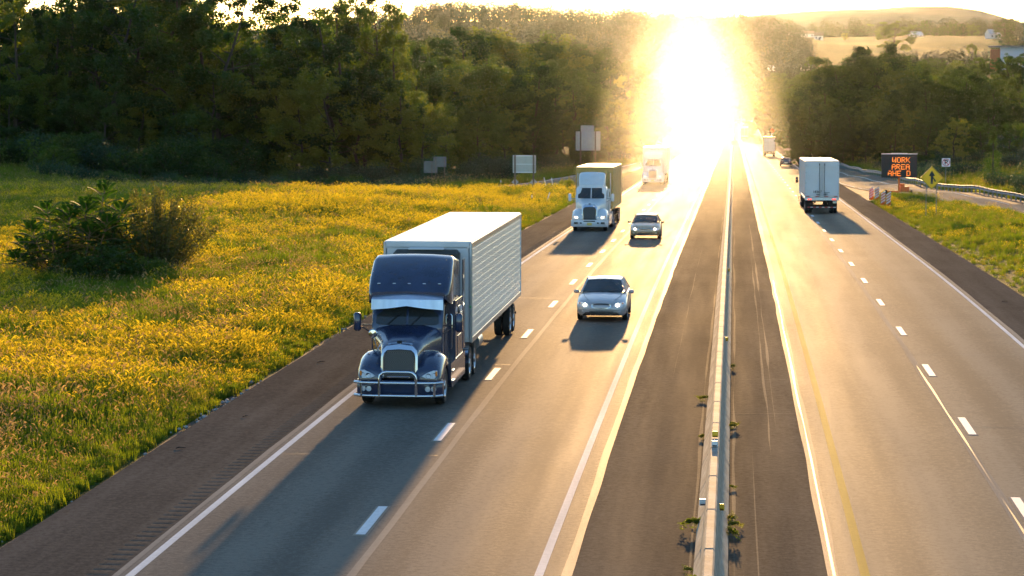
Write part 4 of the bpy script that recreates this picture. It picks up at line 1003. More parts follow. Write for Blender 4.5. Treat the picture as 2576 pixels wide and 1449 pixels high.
def trailer(root, y0, L, side, front, roof, zb=1.12, zt=4.12, w=1.295, reefer=False, ribs=0, rear=None, axle=2.0, quilt=False, landing=True, corrug=False, name='trailer'):
    """semi-trailer box whose front wall is at y0; everything is a piece of one trailer part"""
    y1 = y0 + L
    T = MB().box((0, (y0 + y1) / 2, (zb + zt) / 2), (2 * w - .04, L - .06, zt - zb - .06)).build(name, MATS[side], root)
    MB().box((0, (y0 + y1) / 2, zt - .01), (2 * w - .02, L, .05), .012).build('roof_panel', MATS[roof], T)
    for s in (-1, 1):
        MB().box((s * w, (y0 + y1) / 2, zt - .10), (.035, L, .15), .008).build('top_rail', MATS['rim_metal' if quilt else front], T)
        MB().box((s * w, (y0 + y1) / 2, zb + .09), (.04, L, .17), .008).build('bottom_rail', MATS['rim_metal' if quilt else front], T)
        MB().box((s * (w - .02), y0 + .02, (zb + zt) / 2), (.09, .09, zt - zb - .04), .02).build('corner_post', MATS['steel_brushed' if quilt else front], T)
        MB().box((s * (w - .02), y1 - .02, (zb + zt) / 2), (.09, .09, zt - zb - .04), .02).build('corner_post', MATS[front], T)
        if quilt:
            # embossed squares of the stainless skin
            q = MB(); ny, nz = int(L / .40), 13; dy = (L - .3) / ny; dz = (zt - zb - .42) / nz; x0 = s * w; x1 = s * (w + .0045)
            for i in range(ny):
                for j in range(nz):
                    a, b = y0 + .15 + i * dy, y0 + .15 + (i + 1) * dy; c, d = zb + .2 + j * dz, zb + .2 + (j + 1) * dz; g = .014
                    q.add([(x0, a, c), (x0, b, c), (x0, b, d), (x0, a, d), (x1, a + g, c + g), (x1, b - g, c + g), (x1, b - g, d - g), (x1, a + g, d - g)],
                          [(0, 1, 5, 4), (1, 2, 6, 5), (2, 3, 7, 6), (3, 0, 4, 7), (4, 5, 6, 7)])
            q.build('quilted_panel', MATS['quilted_steel'], T, smooth=0); 
        elif corrug:
            n = int(L / .28); pr = []
            for i in range(n + 1):
                yy = y0 + .1 + (L - .2) * i / n; k = (i % 2) * .035; pr += [yy, yy + .09]
            secs = [[(s * (w - .03 + (.045 if (i // 2) % 2 else 0)), yy, z) for i, yy in enumerate(pr)] for z in (zb + .17, zt - .17)]
            MB().loft(secs, cap=False).build('corrugated_side', MATS[side], T, smooth=0)
        elif ribs:
            for i in range(ribs + 1):
                yy = y0 + .2 + (L - .4) * i / ribs
                MB().box((s * w, yy, (zb + zt) / 2), (.02, .05, zt - zb - .5)).build('side_post', MATS[side], T)
    if corrug:
        n = 9; xs = []
        for i in range(n + 1): xs += [-w + .08 + (2 * w - .16) * i / n - .04, -w + .08 + (2 * w - .16) * i / n + .05]
        MB().loft([[(x, y0 - (.0 if (i // 2) % 2 else .035), z) for i, x in enumerate(xs)] for z in (zb + .12, zt - .12)], cap=False).build('corrugated_front', MATS[side], T, smooth=0)
    MB().box((0, y0 - .005, zt - .11), (2 * w - .12, .06, .18), .01).build('front_header', MATS[front], T)
    if reefer:
        u = MB().box((0, y0 - .24, 3.25), (1.95, .48, 1.30), .10).build('cooling_unit', MATS['trailer_dark'], T)
        MB().box((0, y0 - .30, 3.93), (1.05, .30, .06), .02).build('unit_lid', MATS['trailer_white'], T)
        MB().box((w - .03, y0 - .04, 2.2), (.05, .03, .06), .01).build('status_lamp', MATS['green_lamp'], T)
        MB().box((0, y0 - .015, (zb + zt) / 2), (2 * w - .2, .04, zt - zb - .3)).build('front_wall', MATS['trailer_white'], T)
    # under gear
    ya = y1 - axle
    MB().box((-.5, (y0 + y1) / 2 + 1, zb - .14), (.10, L - 3, .26)).box((.5, (y0 + y1) / 2 + 1, zb - .14), (.10, L - 3, .26)).box((0, ya, .55), (2.1, .16, .16)).box((0, ya - 1.25, .55), (2.1, .16, .16)).build('underframe', MATS['chassis'], T)
    for s in (-1, 1):
        for yy in (ya, ya - 1.25):
            for xx in (1.12, .82): wheel(T, s * xx, yy, .51, .9, sub=False, names=('tyre', 'rim'))
        if landing: MB().box((s * .62, y0 + 2.9, .72), (.12, .12, .80)).box((s * .62, y0 + 2.9, .32), (.28, .28, .03)).build('landing_leg', MATS['chassis'], T)
        MB().box((s * .9, ya + .85, .62), (.55, .015, .62)).build('mud_flap', MATS['rubber'], T)
    if landing and reefer: MB().lathe([(.001, -.55), (.30, -.55), (.30, .55), (.001, .55)], (.80, y0 + 4.6, .72), 1, 18).build('fuel_tank', MATS['steel_brushed'], T)
    MB().box((0, y1 - .12, .52), (2.3, .08, .10), .01).box((-.6, y1 - .12, .80), (.07, .07, .52)).box((.6, y1 - .12, .80), (.07, .07, .52)).build('underride_bar', MATS['chassis'], T)
    if rear:
        for s in (-1, 1):
            MB().box((s * (w / 2 - .02), y1 + .015, (zb + zt) / 2 + .10), (w - .10, .04, zt - zb - .38), .008).build('rear_door', MATS[rear], T)
            for x in (.10, .20): MB().tube([(s * x, y1 + .06, zb + .22), (s * x, y1 + .06, zt - .16)], .017, 6).build('lock_rod', MATS['chassis' if x > .15 else 'rim_metal'], T)
            MB().box((s * .20, y1 + .055, zt - .28), (.07, .04, .16), .01).build('rod_guide', MATS['chassis'], T)
            for z in (1.6, 2.4, 3.2, 3.8): MB().box((s * (w - .05), y1 + .04, z), (.12, .03, .08), .008).build('hinge', MATS['rim_metal'], T)
            for x in (.85, 1.02): MB().lathe([(.001, .03), (.06, .025), (.065, 0)], (s * x, y1 + .035, zb + .03), 1, 12).build('tail_lamp', MATS['tail_red'], T)
        MB().box((0, y1 + .01, zb + .05), (2 * w, .06, .22), .01).build('rear_sill', MATS['steel_brushed'], T)
        for i, x in enumerate(np.linspace(-1.08, 1.08, 7)): MB().box((x, y1 + .05, zb + .24), (.26, .012, .055)).build('reflective_tape', MATS['tape_red' if i % 2 == 0 else 'tape_white'], T)
        for i, x in enumerate(np.linspace(-1.0, 1.0, 10)): MB().box((x, y1 - .075, .53), (.2, .012, .05)).build('reflective_tape', MATS['tape_red' if i % 2 else 'tape_white'], T)
        MB().box((-1.0, y1 + .03, .92), (.30, .012, .15), .004).build('number_plate', MATS['plate'], T)
    return T

def text_part(txt, size, mat, parent, loc, rot, name='lettering', depth=.004, bold=0.0):
    cu = bpy.data.curves.new('txt', 'FONT'); cu.body = txt; cu.size = size; cu.extrude = depth; cu.align_x = 'CENTER'; cu.align_y = 'CENTER'; cu.offset = bold
    o = bpy.data.objects.new('txt', cu); COL.objects.link(o)
    dg = bpy.context.evaluated_depsgraph_get(); me = bpy.data.meshes.new_from_object(o.evaluated_get(dg)); bpy.data.objects.remove(o)
    q = link(name, me, mat, parent); q.location = loc; q.rotation_euler = rot; return q

def road_root(name, x, y, label, cat, away=False, group=None):
    sl = math.atan(rslope(y + (0 if away else 4)))
    return empty(name, (x, y, float(rz(y)) + .006), (-sl if away else sl, 0, math.pi if away else 0), label, cat, group)

# ---------------------------------------------------------------- trucks
t = road_root('semi_truck', -8.95, 63.5, 'dark blue semi truck with chrome bull bar pulling a shiny quilted white trailer', 'truck')
tractor(t, 'paint_blue', 'blue')
trailer(t, 6.3, 16.3, 'trailer_white', 'trailer_white', 'trailer_roof', reefer=True, quilt=True)
t = road_root('semi_truck', -9.35, 156.0, 'white semi truck hauling a tan corrugated container in the left lanes', 'truck')
tractor(t, 'paint_white', 'dayroof')
trailer(t, 5.6, 12.2, 'container_tan', 'container_tan', 'trailer_roof', corrug=True, w=1.24, zb=1.25, zt=4.1, name='container')
t = road_root('semi_truck', -9.0, 268.0, 'pale semi truck nearly lost in the sun glare behind the white truck', 'truck')
tractor(t, 'paint_white', 'sleeper'); trailer(t, 5.75, 16.1, 'trailer_white', 'trailer_white', 'trailer_roof', ribs=8)
t = road_root('semi_truck', 6.85, 209.0, 'semi truck seen from behind with pale blue-white trailer doors and red tail lights', 'truck', away=True)
tractor(t, 'paint_dark', 'sleeper')
tt = trailer(t, 5.75, 16.1, 'trailer_white', 'trailer_white', 'trailer_roof', rear='trailer_white', ribs=10)
text_part('18367', .27, 'ink', tt, (.36, 21.9, 1.72), (R(90), 0, R(180)), bold=.004)
for s in (-1, 1):
    MB().box((s * .30, 21.90, 1.52), (.34, .03, .035), .01).box((s * .30, 21.90, 1.52), (.05, .04, .16), .01).build('door_handle', MATS['ink'], tt)
MB().box((-.40, 21.9, 1.67), (.42, .012, .03), .004).box((-.34, 21.9, 1.62), (.26, .012, .018), .004).build('door_decal', MATS['ink'], tt)
t = road_root('box_truck', 7.0, 483.0, 'box truck with grey slatted rear door in the right lanes', 'truck', away=True)
def box_truck(t):
    P = MATS['paint_white']
    MB().loft([rsec(.9, .6, 1.25, .0, .1), rsec(1.0, .6, 1.45, .5, .15), rsec(1.05, .6, 1.6, 1.1, .15), rsec(1.05, .6, 2.4, 1.7, .2), rsec(1.05, .6, 2.45, 2.7, .2)]).build('cab', P, t, smooth=40)
    b = MB().box((0, 6.0, 2.45), (2.5, 6.4, 2.9), .03).build('box_body', MATS['paint_tan'], t)
    MB().box((0, 6.0, 3.92), (2.46, 6.4, .05)).build('roof_panel', MATS['trailer_roof'], b)
    for k in range(9): MB().box((0, 9.215, 1.22 + .285 * k), (2.2, .03, .27), .01).build('door_slat', MATS['steel_brushed'], b)
    MB().box((0, 4.8, .8), (1.0, 8.6, .3)).box((0, 9.15, .55), (2.2, .12, .12)).build('chassis', MATS['chassis'], t)
    for s in (-1, 1):
        wheel(t, s * .98, 1.3, .46); wheel(t, s * 1.05, 7.2, .46); wheel(t, s * .78, 7.2, .46)
        MB().box((s * 1.3, 1.5, 1.9), (.16, .12, .4), .03).build('mirror', MATS['paint_black'], t)
        MB().box((s * 1.05, 9.2, .85), (.2, .04, .1), .01).build('tail_lamp', MATS['tail_dark'], t)
    MB().box((0, 9.2, .8), (.5, .03, .16)).build('number_plate', MATS['plate'], t)
box_truck(t)
t = road_root('semi_truck', 3.6, 830.0, 'distant dark semi truck in the inner right lane ahead of the box truck', 'truck', away=True)
tractor(t, 'paint_dark', 'sleeper'); trailer(t, 5.75, 14, 'trailer_dark', 'trailer_dark', 'trailer_dark', rear='trailer_dark')
t = road_root('semi_truck', 7.2, 1110.0, 'farthest white-roofed semi truck near where the right carriageway vanishes', 'truck', away=True)
tractor(t, 'paint_white', 'sleeper'); trailer(t, 5.75, 16, 'trailer_white', 'trailer_white', 'trailer_roof', rear='steel_brushed')
# ---------------------------------------------------------------- cars
def sedan(root, C, L=5.0, W=.92, H=1.46, lights='on', oval=True, suv=False):
    """four-door saloon, front at y=0 facing -y"""
    P = MATS[C]; k = L / 5.0; hb = .12 if suv else 0
    st = [(.0, .36, .54, .66), (.04, .26, .62, .80), (.16, .22, .70, .88), (.55, .20, .82, .92), (1.1, .20, .925, .92), (1.62, .20, .985, .92), (2.2, .20, .99, .92), (3.0, .20, .99, .92), (3.7, .20, .995, .92), (4.25, .22, 1.0, .91), (4.75, .24, .97, .88), (4.94, .30, .89, .82), (5.0, .40, .77, .72)]
    secs = []
    for y, zb, zt, w in st:
        w = w * W / .92; zt = zt + hb; zm = zb + (zt - zb) * .55
        h = [(-w * .86, zb), (-w * .97, zb + .10), (-w, zm), (-w * .985, zt - .10), (-w * .93, zt - .03), (-w * .80, zt), (-w * .4, zt + .025), (0, zt + .035)]
        secs.append([(x, y * k, z) for x, z in h] + [(-x, y * k, z) for x, z in reversed(h[:-1])])
    b = MB().loft(secs).build('body', P, root, smooth=45)
    # greenhouse: lower ring on the body, upper ring under the roof
    yb = (1.50, 2.35, 3.25, 4.42); zb = (.985, .985, .985, .995); ytop = (2.25, 2.55, 3.25, 3.72); zr = (H - .06, H - .015, H - .015, H - .08)
    if suv: yb = (1.4, 2.3, 3.4, 4.85); ytop = (2.1, 2.4, 3.4, 4.45)
    wl = W * .90; wu = W * .70
    lo = [(y * k, z + hb) for y, z in zip(yb, zb)]; hi = [(y * k, z) for y, z in zip(ytop, zr)]
    rs = [[(-wu, y, z), (-wu * .9, y, z + .035), (-wu * .4, y, z + .055), (0, y, z + .06), (wu * .4, y, z + .055), (wu * .9, y, z + .035), (wu, y, z)] for y, z in hi]
    MB().loft(rs, cap=False).loft([[(x, y, z - .02) for x, y, z in q] for q in rs], cap=False).build('roof', P, root, smooth=45)
    def pane(name, quad, m, sh=.93, out=(0, 0, 0)):
        c = [sum(p[i] for p in quad) / len(quad) for i in range(3)]
        q = [tuple(c[i] + (p[i] - c[i]) * sh + out[i] for i in range(3)) for p in quad]
        return MB().loft([q, [tuple(c[i] * .02 + p[i] * .98 for i in range(3)) for p in q]], ring=True).build(name, m, root, smooth=0)
    G = MATS['glass_dark']
    ws = [(-wl * .93, lo[0][0] + .05, lo[0][1]), (-wl * .4, lo[0][0] - .06, lo[0][1] + .01), (wl * .4, lo[0][0] - .06, lo[0][1] + .01), (wl * .93, lo[0][0] + .05, lo[0][1]), (wu, hi[0][0], hi[0][1]), (wu * .4, hi[0][0] - .05, hi[0][1] + .05), (-wu * .4, hi[0][0] - .05, hi[0][1] + .05), (-wu, hi[0][0], hi[0][1])]
    pane('windscreen', ws, MATS['glass_cab'], .97, (0, -.005, .01))
    rw = [(-wl * .93, lo[3][0] - .05, lo[3][1]), (wl * .93, lo[3][0] - .05, lo[3][1]), (wu, hi[3][0], hi[3][1]), (wu * .4, hi[3][0] + .04, hi[3][1] + .05), (-wu * .4, hi[3][0] + .04, hi[3][1] + .05), (-wu, hi[3][0], hi[3][1])]
    pane('rear_window', rw, G, .97, (0, .005, .01))
    fr = MB()
    for s in (-1, 1):
        for i in range(3):
            q = [(s * wl, lo[i][0], lo[i][1]), (s * wl, lo[i + 1][0], lo[i + 1][1]), (s * wu, hi[i + 1][0], hi[i + 1][1]), (s * wu, hi[i][0], hi[i][1])]
            if i < 3: pane('side_window', q, G, .90, (s * .012, 0, 0))
            fr.add([(x - s * .015, y, z) for x, y, z in q], [(0, 1, 2, 3)])
        for i in range(4):
            fr.tube([(s * wl, lo[i][0], lo[i][1] - .02), (s * wu, hi[i][0], hi[i][1] + .02)], .035, 6)
        wheel(root, s * (W - .10), .98 * k, .325, .72); wheel(root, s * (W - .10), 3.78 * k, .325, .72)
        mi = MB().box((s * (W + .10), 1.78 * k, 1.00 + hb), (.20, .11, .14), .04).box((s * (W + .0), 1.80 * k, .96 + hb), (.10, .06, .05), .01).build('wing_mirror', P if C != 'paint_silver' else MATS['paint_silver'], root, smooth=50)
        # headlamp lens hugging the corner
        hp = [(.42, .60), (.60, .56), (.80, .60), (.86, .70), (.80, .76), (.58, .735), (.46, .68)]
        def fy(x, z): return .02 + .20 * max(0, x - .35) ** 2 + .22 * max(0, z - .60)
        hl = MB().loft([[(s * x * W / .92, fy(x, z) + .06, z - .03 + hb * .8) for x, z in hp], [(s * (.64 + (x - .64) * .93) * W / .92, fy(x, z) - .025, .63 + (z - .66) * .93 + hb * .8) for x, z in hp]], ring=True).build('headlamp', MATS['lamp_glass'], b, smooth=60)
        if lights == 'on': MB().lathe([(.062, 0), (.045, -.025), (.001, -.035)], (s * .60, fy(.6, .66) - .02, .63 + hb * .8), 1, 14).build('bulb', MATS['lamp_on'], b)
        MB().box((s * .80, fy(.8, .66) + .0, .70 + hb * .8), (.06, .06, .05), .015).build('turn_signal', MATS['amber'], b)
        MB().box((s * .62, L - .045, .74 + hb), (.36, .09, .16), .03).build('tail_lamp', MATS['tail_dark'], b)
    fr.build('window_frame', P, root, smooth=50)
    # grille and bumper details
    n = 16
    if oval: gp = [(.34 * abs(math.cos(a)) ** .7 * (1 if math.cos(a) >= 0 else -1), .655 + .085 * abs(math.sin(a)) ** .8 * (1 if math.sin(a) >= 0 else -1)) for a in [2 * math.pi * i / n for i in range(n)]]
    else: gp = [(-.36, .60), (.36, .60), (.40, .74), (-.40, .74)]
    gp = [(x, z - .06 + hb * .8) for x, z in gp]
    def gy(x, z): return -.012 + .16 * x * x + .22 * max(0, z - .54 - hb * .8)
    MB().loft([[(x * 1.07, gy(x, z) + .05, .595 + hb * .8 + (z - .595 - hb * .8) * 1.14) for x, z in gp], [(x * 1.07, gy(x, z) - .01, .595 + hb * .8 + (z - .595 - hb * .8) * 1.14) for x, z in gp], [(x, gy(x, z) - .01, z) for x, z in gp]], ring=True, cap=False).build('grille_surround', MATS['chrome'], b, smooth=60)
    MB().loft([[(x, gy(x, z) + .01, z) for x, z in gp], [(x, gy(x, z) + .04, z) for x, z in gp]], ring=True).build('grille', MATS['grille_mesh'], b)
    MB().prism([(-.70, .10), (-.45, .0), (.45, .0), (.70, .10), (.70, .16), (-.70, .16)], .31, .40, 2).build('air_intake', MATS['grille_mesh'], b)
    MB().prism([(-.84, .16), (-.6, .012), (0, -.04), (.6, .012), (.84, .16), (.84, .22), (-.84, .22)], .455, .475, 2).build('bumper_strip', MATS['chrome' if C == 'paint_tan' else C], b)
    MB().box((0, L + .005, .62 + hb), (.5, .02, .14), .005).build('number_plate', MATS['plate'], b)
    MB().box((0, L - .02, .36), (1.3, .06, .08), .02).build('rear_valance', MATS['paint_black'], b)
    # bonnet shut lines, door lines, wipers
    for s in (-1, 1):
        MB().tube([(s * W * .52, .28 * k, .79 + hb), (s * W * .70, .75 * k, .895 + hb), (s * W * .80, 1.45 * k, .985 + hb)], .008, 4).build('bonnet_line', MATS['ink'], b)
        MB().tube([(s * .10 + .12, 1.47 * k, 1.035 + hb), (s * .32 + .25, 1.52 * k, 1.045 + hb)], .012, 4).build('wiper', MATS['ink'], root)
        for yy in (1.75, 2.85, 3.75): MB().box((s * (W + .002), yy * k, .62 + hb), (.008, .012, .62)).build('door_line', MATS['ink'], b)
        MB().box((s * .62, .03, .40 + hb * .5), (.22, .05, .07), .02).build('fog_lamp', MATS['lamp_glass'], b)
    MB().prism([(-.78, .12), (-.55, -.005), (0, -.05), (.55, -.005), (.78, .12), (.78, .2), (-.78, .2)], .24, .30, 2).build('front_valance', MATS['paint_black'], b)
    # seats seen through the glass
    MB().box((-.38, 2.55 * k, 1.0), (.5, .14, .5), .06).box((.38, 2.55 * k, 1.0), (.5, .14, .5), .06).build('front_seat', MATS['hub_dark'], root)

t = road_root('sedan_car', -4.85, 88.4, 'silver sedan with headlights on and an oval grille', 'car'); sedan(t, 'paint_silver', 5.05, .94, 1.44)
t = road_root('sedan_car', -5.35, 146.0, 'tan sedan with headlights on beside the white container truck', 'car'); sedan(t, 'paint_tan', 4.8, .93, 1.43, oval=False)
t = road_root('sedan_car', 8.1, 378.0, 'dark sedan seen from behind between the trailer and the box truck', 'car', away=True); sedan(t, 'paint_dark', 4.8, .91, 1.45, oval=False, lights='off')
t = road_root('suv_car', 3.7, 1010.0, 'small distant brown car in the inner right lane, nearer of the two', 'car', away=True); sedan(t, 'paint_tan', 4.8, .94, 1.72, oval=False, lights='off', suv=True)
t = road_root('suv_car', 3.6, 1190.0, 'farthest tiny car in the inner right lane beside the last truck', 'car', away=True); sedan(t, 'paint_dark', 4.8, .94, 1.75, oval=False, lights='off', suv=True)
# ---------------------------------------------------------------- signs and roadside things
pm('sign_yellow', (.98, .52, .006), .45, var=.05, scale=6); pm('sign_white', (.74, .75, .76), .45, var=.04, scale=6)
pm('sign_back', (.13, .135, .135), .5, metal=.5, var=.10, scale=3); pm('sign_back_pale', (.42, .43, .40), .5, metal=.2, var=.06, scale=2)
pm('sign_green', (.02, .28, .14), .5); pm('sign_blue', (.02, .10, .45), .5); pm('sign_red', (.55, .02, .02), .5)
pm('orange_paint', (.80, .16, .02), .5, var=.1, scale=6); pm('board_black', (.018, .018, .016), .6)
pm('led_amber', (.8, .3, .02), .5, emit=(1, .20, .015), estr=.75); pm('steel_post', (.22, .20, .19), .6, metal=.3, var=.2, scale=5)
pm('marker_yellow', (.62, .46, .05), .6); pm('marker_white', (.70, .70, .68), .6)
pm('brick_red', (.26, .08, .045), .85, var=.15, scale=2); pm('clad_blue', (.42, .50, .58), .6, var=.04, scale=.3)
pm('roof_grey', (.20, .21, .22), .7, var=.1, scale=.3); pm('roof_tan', (.22, .16, .11), .8, var=.15, scale=.4); pm('roof_blue', (.40, .48, .56), .45)
pm('house_white', (.72, .71, .68), .7); pm('window_far', (.03, .035, .04), .15)
pm('mountain_wood', (.030, .045, .018), .95, var=.4, scale=.01, bump=.5, bscale=.05, bdist=6)

FONT57 = {'W': '10001 10001 10001 10101 10101 11011 10001', 'O': '01110 10001 10001 10001 10001 10001 01110', 'R': '11110 10001 10001 11110 10100 10010 10001', 'K': '10001 10010 10100 11000 10100 10010 10001',
          'A': '01110 10001 10001 11111 10001 10001 10001', 'E': '11111 10000 10000 11110 10000 10000 11111', 'H': '10001 10001 10001 11111 10001 10001 10001', 'D': '11110 10001 10001 10001 10001 10001 11110', ' ': '00000 ' * 7}
def message_board(x, y, label):
    z = gz(x, y); r = empty('message_board', (x, y, z), (0, 0, R(4)), label, 'message board')
    b = MB().box((0, 0, 2.95), (3.36, .22, 2.22), .03).build('display_cabinet', MATS['board_black'], r)
    MB().box((0, -.015, 4.09), (3.42, .30, .05), .01).box((0, 0, 4.13), (1.5, .34, .04), .01).build('top_rim', MATS['sign_white'], b)
    rows = [('WORK', 3.52, .20), ('AREA', 2.86, .16), ('AHE D', 2.24, .02)]
    rng = random.Random(8); p = .074
    for txt, zc, xo in rows:
        mb = MB(); w = len(txt) * 6 * p
        for ci, ch in enumerate(txt):
            for ri, bits in enumerate(FONT57[ch].split()[:7]):
                for bi, v in enumerate(bits):
                    if v == '1' and rng.random() > .06:
                        mb.box((xo - w / 2 + (ci * 6 + bi + .5) * p, -.118, zc + (3 - ri) * p), (.052, .012, .052))
        mb.build('led_text', MATS['led_amber'], b, smooth=0)
    MB().tube([(0, 0, .5), (0, 0, 1.9)], .09, 8).build('mast', MATS['orange_paint'], r)
    MB().box((0, .05, .52), (2.3, .18, .12), .02).box((.55, .15, .72), (.85, .6, .5), .03).box((-.1, .4, .45), (.14, 1.8, .12)).build('trailer_frame', MATS['orange_paint'], r)
    MB().box((.35, .25, 1.12), (.42, .35, .3), .03).build('battery_box', MATS['orange_paint'], r)
    for s in (-1, 1):
        wheel(r, s * 1.2, .2, .33, .7)
        MB().tube([(s * .8, -.4, .02), (s * .8, -.4, .6)], .03, 6).box((s * .8, -.4, .02), (.2, .2, .03)).build('jack', MATS['steel_post'], r)
message_board(15.75, 231, 'black electronic message board on an orange trailer reading WORK AREA AHE D')

def two_posts(r, xs, h, m='steel_post', t=.06):
    for x in xs: MB().box((x, .04, h / 2 - .2), (t, t, h + .4), .006).build('post', MATS[m], r)
def merge_sign(x, y):
    r = empty('merge_sign', (x, y, gz(x, y)), (0, 0, R(3)), 'yellow diamond merge sign with black arrow on two posts', 'road sign')
    two_posts(r, (-.40, .36), 2.6, 'steel_post', .055)
    d = .875; c = 3.05
    p = MB().prism([(-d, c), (0, c - d), (d, c), (0, c + d)], -.012, .012, 1).build('sign_plate', MATS['sign_yellow'], r)
    fr = MB()
    o, i = d - .035, d - .065
    pts_o = [(-o, c), (0, c - o), (o, c), (0, c + o)]; pts_i = [(-i, c), (0, c - i), (i, c), (0, c + i)]
    for k in range(4):
        q = [pts_o[k], pts_o[(k + 1) % 4], pts_i[(k + 1) % 4], pts_i[k]]; fr.prism(q, -.017, -.013, 1)
    fr.build('border', MATS['ink'], p, smooth=0)
    a = MB(); a.prism([(-.085, c - .46), (.085, c - .46), (.085, c + .20), (-.085, c + .20)], -.018, -.0135, 1)
    a.prism([(-.23, c + .16), (0, c + .10), (.23, c + .16), (0, c + .55)], -.0195, -.0185, 1)
    a.prism([(.08, c - .02), (.08, c + .10), (.32, c - .25), (.22, c - .31)], -.0215, -.020, 1)
    a.build('merge_arrow', MATS['ink'], p, smooth=0)
merge_sign(14.85, 182)
def no_parking(x, y):
    r = empty('no_parking_sign', (x, y, gz(x, y)), (0, 0, R(5)), 'white square no parking sign with red ring behind the guardrail', 'road sign')
    two_posts(r, (0,), 2.9)
    c = 2.72; p = MB().box((0, 0, c), (.90, .02, .90), .008).build('sign_plate', MATS['sign_white'], r)
    text_part('P', .72, 'ink', p, (0, -.014, c - .01), (R(90), 0, 0), depth=.002, bold=.018)
    n = 32; ring = MB()
    for k in range(n):
        a, b = 2 * math.pi * k / n, 2 * math.pi * (k + 1) / n
        ring.prism([(.40 * math.cos(a), c + .40 * math.sin(a)), (.40 * math.cos(b), c + .40 * math.sin(b)), (.335 * math.cos(b), c + .335 * math.sin(b)), (.335 * math.cos(a), c + .335 * math.sin(a))], -.022, -.018, 1)
    ring.prism([(-.28, c + .22), (-.22, c + .28), (.28, c - .22), (.22, c - .28)], -.024, -.0225, 1)
    ring.build('prohibition_ring', MATS['sign_red'], p, smooth=0)
no_parking(22.6, 259)
r = empty('mile_marker', (29.2, 240, gz(29.2, 240)), label='tiny blue marker sign on a post behind the guardrail at the right edge', cat='road sign')
two_posts(r, (0,), 1.2, t=.04); MB().box((0, 0, 1.05), (.34, .02, .38), .006).build('sign_plate', MATS['sign_blue'], r); MB().box((0, -.014, 1.10), (.16, .008, .05)).box((0, -.014, .99), (.10, .008, .09)).build('emblem', MATS['sign_white'], r)

def channelizer(x, y, label, rz_=0):
    r = empty('channelizer_panel', (x, y, gz(x, y) + .05), (0, 0, rz_), label, 'channelizer', 'striped channelizer panels on the shoulder')
    MB().box((0, 0, .05), (.60, .42, .10), .03).build('base', MATS['rubber'], r)
    p = MB().box((0, 0, .66), (.42, .06, 1.02), .03).build('panel', MATS['orange_paint'], r)
    for k in range(4):
        z = .28 + k * .24; MB().prism([(-.19, z), (.19, z + .26), (.19, z + .38), (-.19, z + .12)], -.036, -.0325, 1).build('reflective_stripe', MATS['tape_white'], p, smooth=0)
    MB().tube([(-.08, 0, 1.16), (-.08, 0, 1.24), (.08, 0, 1.24), (.08, 0, 1.16)], .02, 5).build('handle', MATS['orange_paint'], p)
channelizer(12.5, 219.5, 'orange striped channelizer, farthest left of the four by the gore', R(8))
channelizer(12.95, 218.6, 'orange striped channelizer, second from left of the four by the gore', R(-5))
channelizer(12.75, 206.5, 'orange striped channelizer, third from left of the four by the gore', R(4))
channelizer(13.05, 204.0, 'orange striped channelizer, nearest and rightmost of the four by the gore', R(10))

# signs on the left, seen from the back
def back_sign(x, y, w, h, zb, label, rows=0, posts=(-.36, .36), mat='sign_back_pale', pm_='wood_post', pt=.16, diamonds=False, rot=0):
    r = empty('sign_back', (x, y, gz(x, y)), (0, 0, R(rot)), label, 'road sign')
    p = MB().box((0, 0, zb + h / 2), (w, .05, h), .01).build('sign_plate', MATS[mat], r)
    if rows:
        n = int(h / rows)
        for k in range(n): MB().box((0, -.035, zb + (k + .5) * h / n), (w - .02, .022, h / n * .78), .008).build('panel_strip', MATS[mat], p)
    for s in posts:
        MB().box((s * w, -.11 if pt > .1 else -.07, (zb + h) / 2 - .15), (pt, pt, zb + h + .3), .01).build('post', MATS[pm_], r)
        if diamonds: MB().prism([(s * w - .36, 1.15), (s * w, .79), (s * w + .36, 1.15), (s * w, 1.51)], .0, .015, 1).build('marker_plate', MATS['sign_back_pale'], r)
    return r, p
r, p = back_sign(-20.6, 236, 2.3, 1.75, 2.05, 'pale sign board seen from behind on two brown posts with small diamonds', posts=(-.40, .40), diamonds=True, pt=.15)
MB().box((0, -.04, 2.92), (2.2, .03, .05)).box((0, -.04, 3.74), (2.2, .03, .07)).box((0, -.04, 2.12), (2.2, .03, .07)).build('stiffener', MATS['sign_white'], p)
back_sign(-34.0, 268, 1.55, 1.35, 1.75, 'grey square sign back half hidden by its neighbour before the wood', posts=(.1,), mat='sign_back', pt=.08)
back_sign(-32.7, 266, 1.45, 1.15, 2.35, 'grey rectangular sign back on two thin posts, right of its half-hidden neighbour', posts=(-.32, .36), mat='sign_back', pt=.07)
r, p = back_sign(-20.9, 345, 3.55, 2.75, 2.9, 'large slatted sign back with a raised tab beside the exit ramp', rows=.25, mat='sign_back_pale', pt=.2, posts=(-.30, .30))
MB().box((-.1, .01, 6.08), (1.9, .05, .85), .01).build('exit_tab', MATS['sign_back_pale'], r)
for k in range(3): MB().box((-.1, -.03, 5.80 + k * .28), (1.86, .022, .23), .008).build('panel_strip', MATS['sign_back_pale'], r)
def delineator(x, y, h, lean, mat, label):
    r = empty('delineator_post', (x, y, gz(x, y) - .05), (0, lean, 0), label, 'marker post', 'marker posts by the exit ramp')
    MB().box((0, 0, h / 2), (.10, .05, h), .01).build('post', MATS[mat], r); MB().box((0, -.028, h - .18), (.085, .01, .2), .003).build('reflector', MATS['reflector_white'], r)
delineator(-24.2, 249, 1.2, 0, 'marker_yellow', 'yellow marker post left of the pale sign board by the exit ramp')
delineator(-21.9, 262, 1.2, 0, 'marker_yellow', 'yellow marker post between the legs of the pale sign board')
delineator(-19.4, 250, 1.5, R(-14), 'marker_white', 'leaning white marker post at the tip of the exit gore')
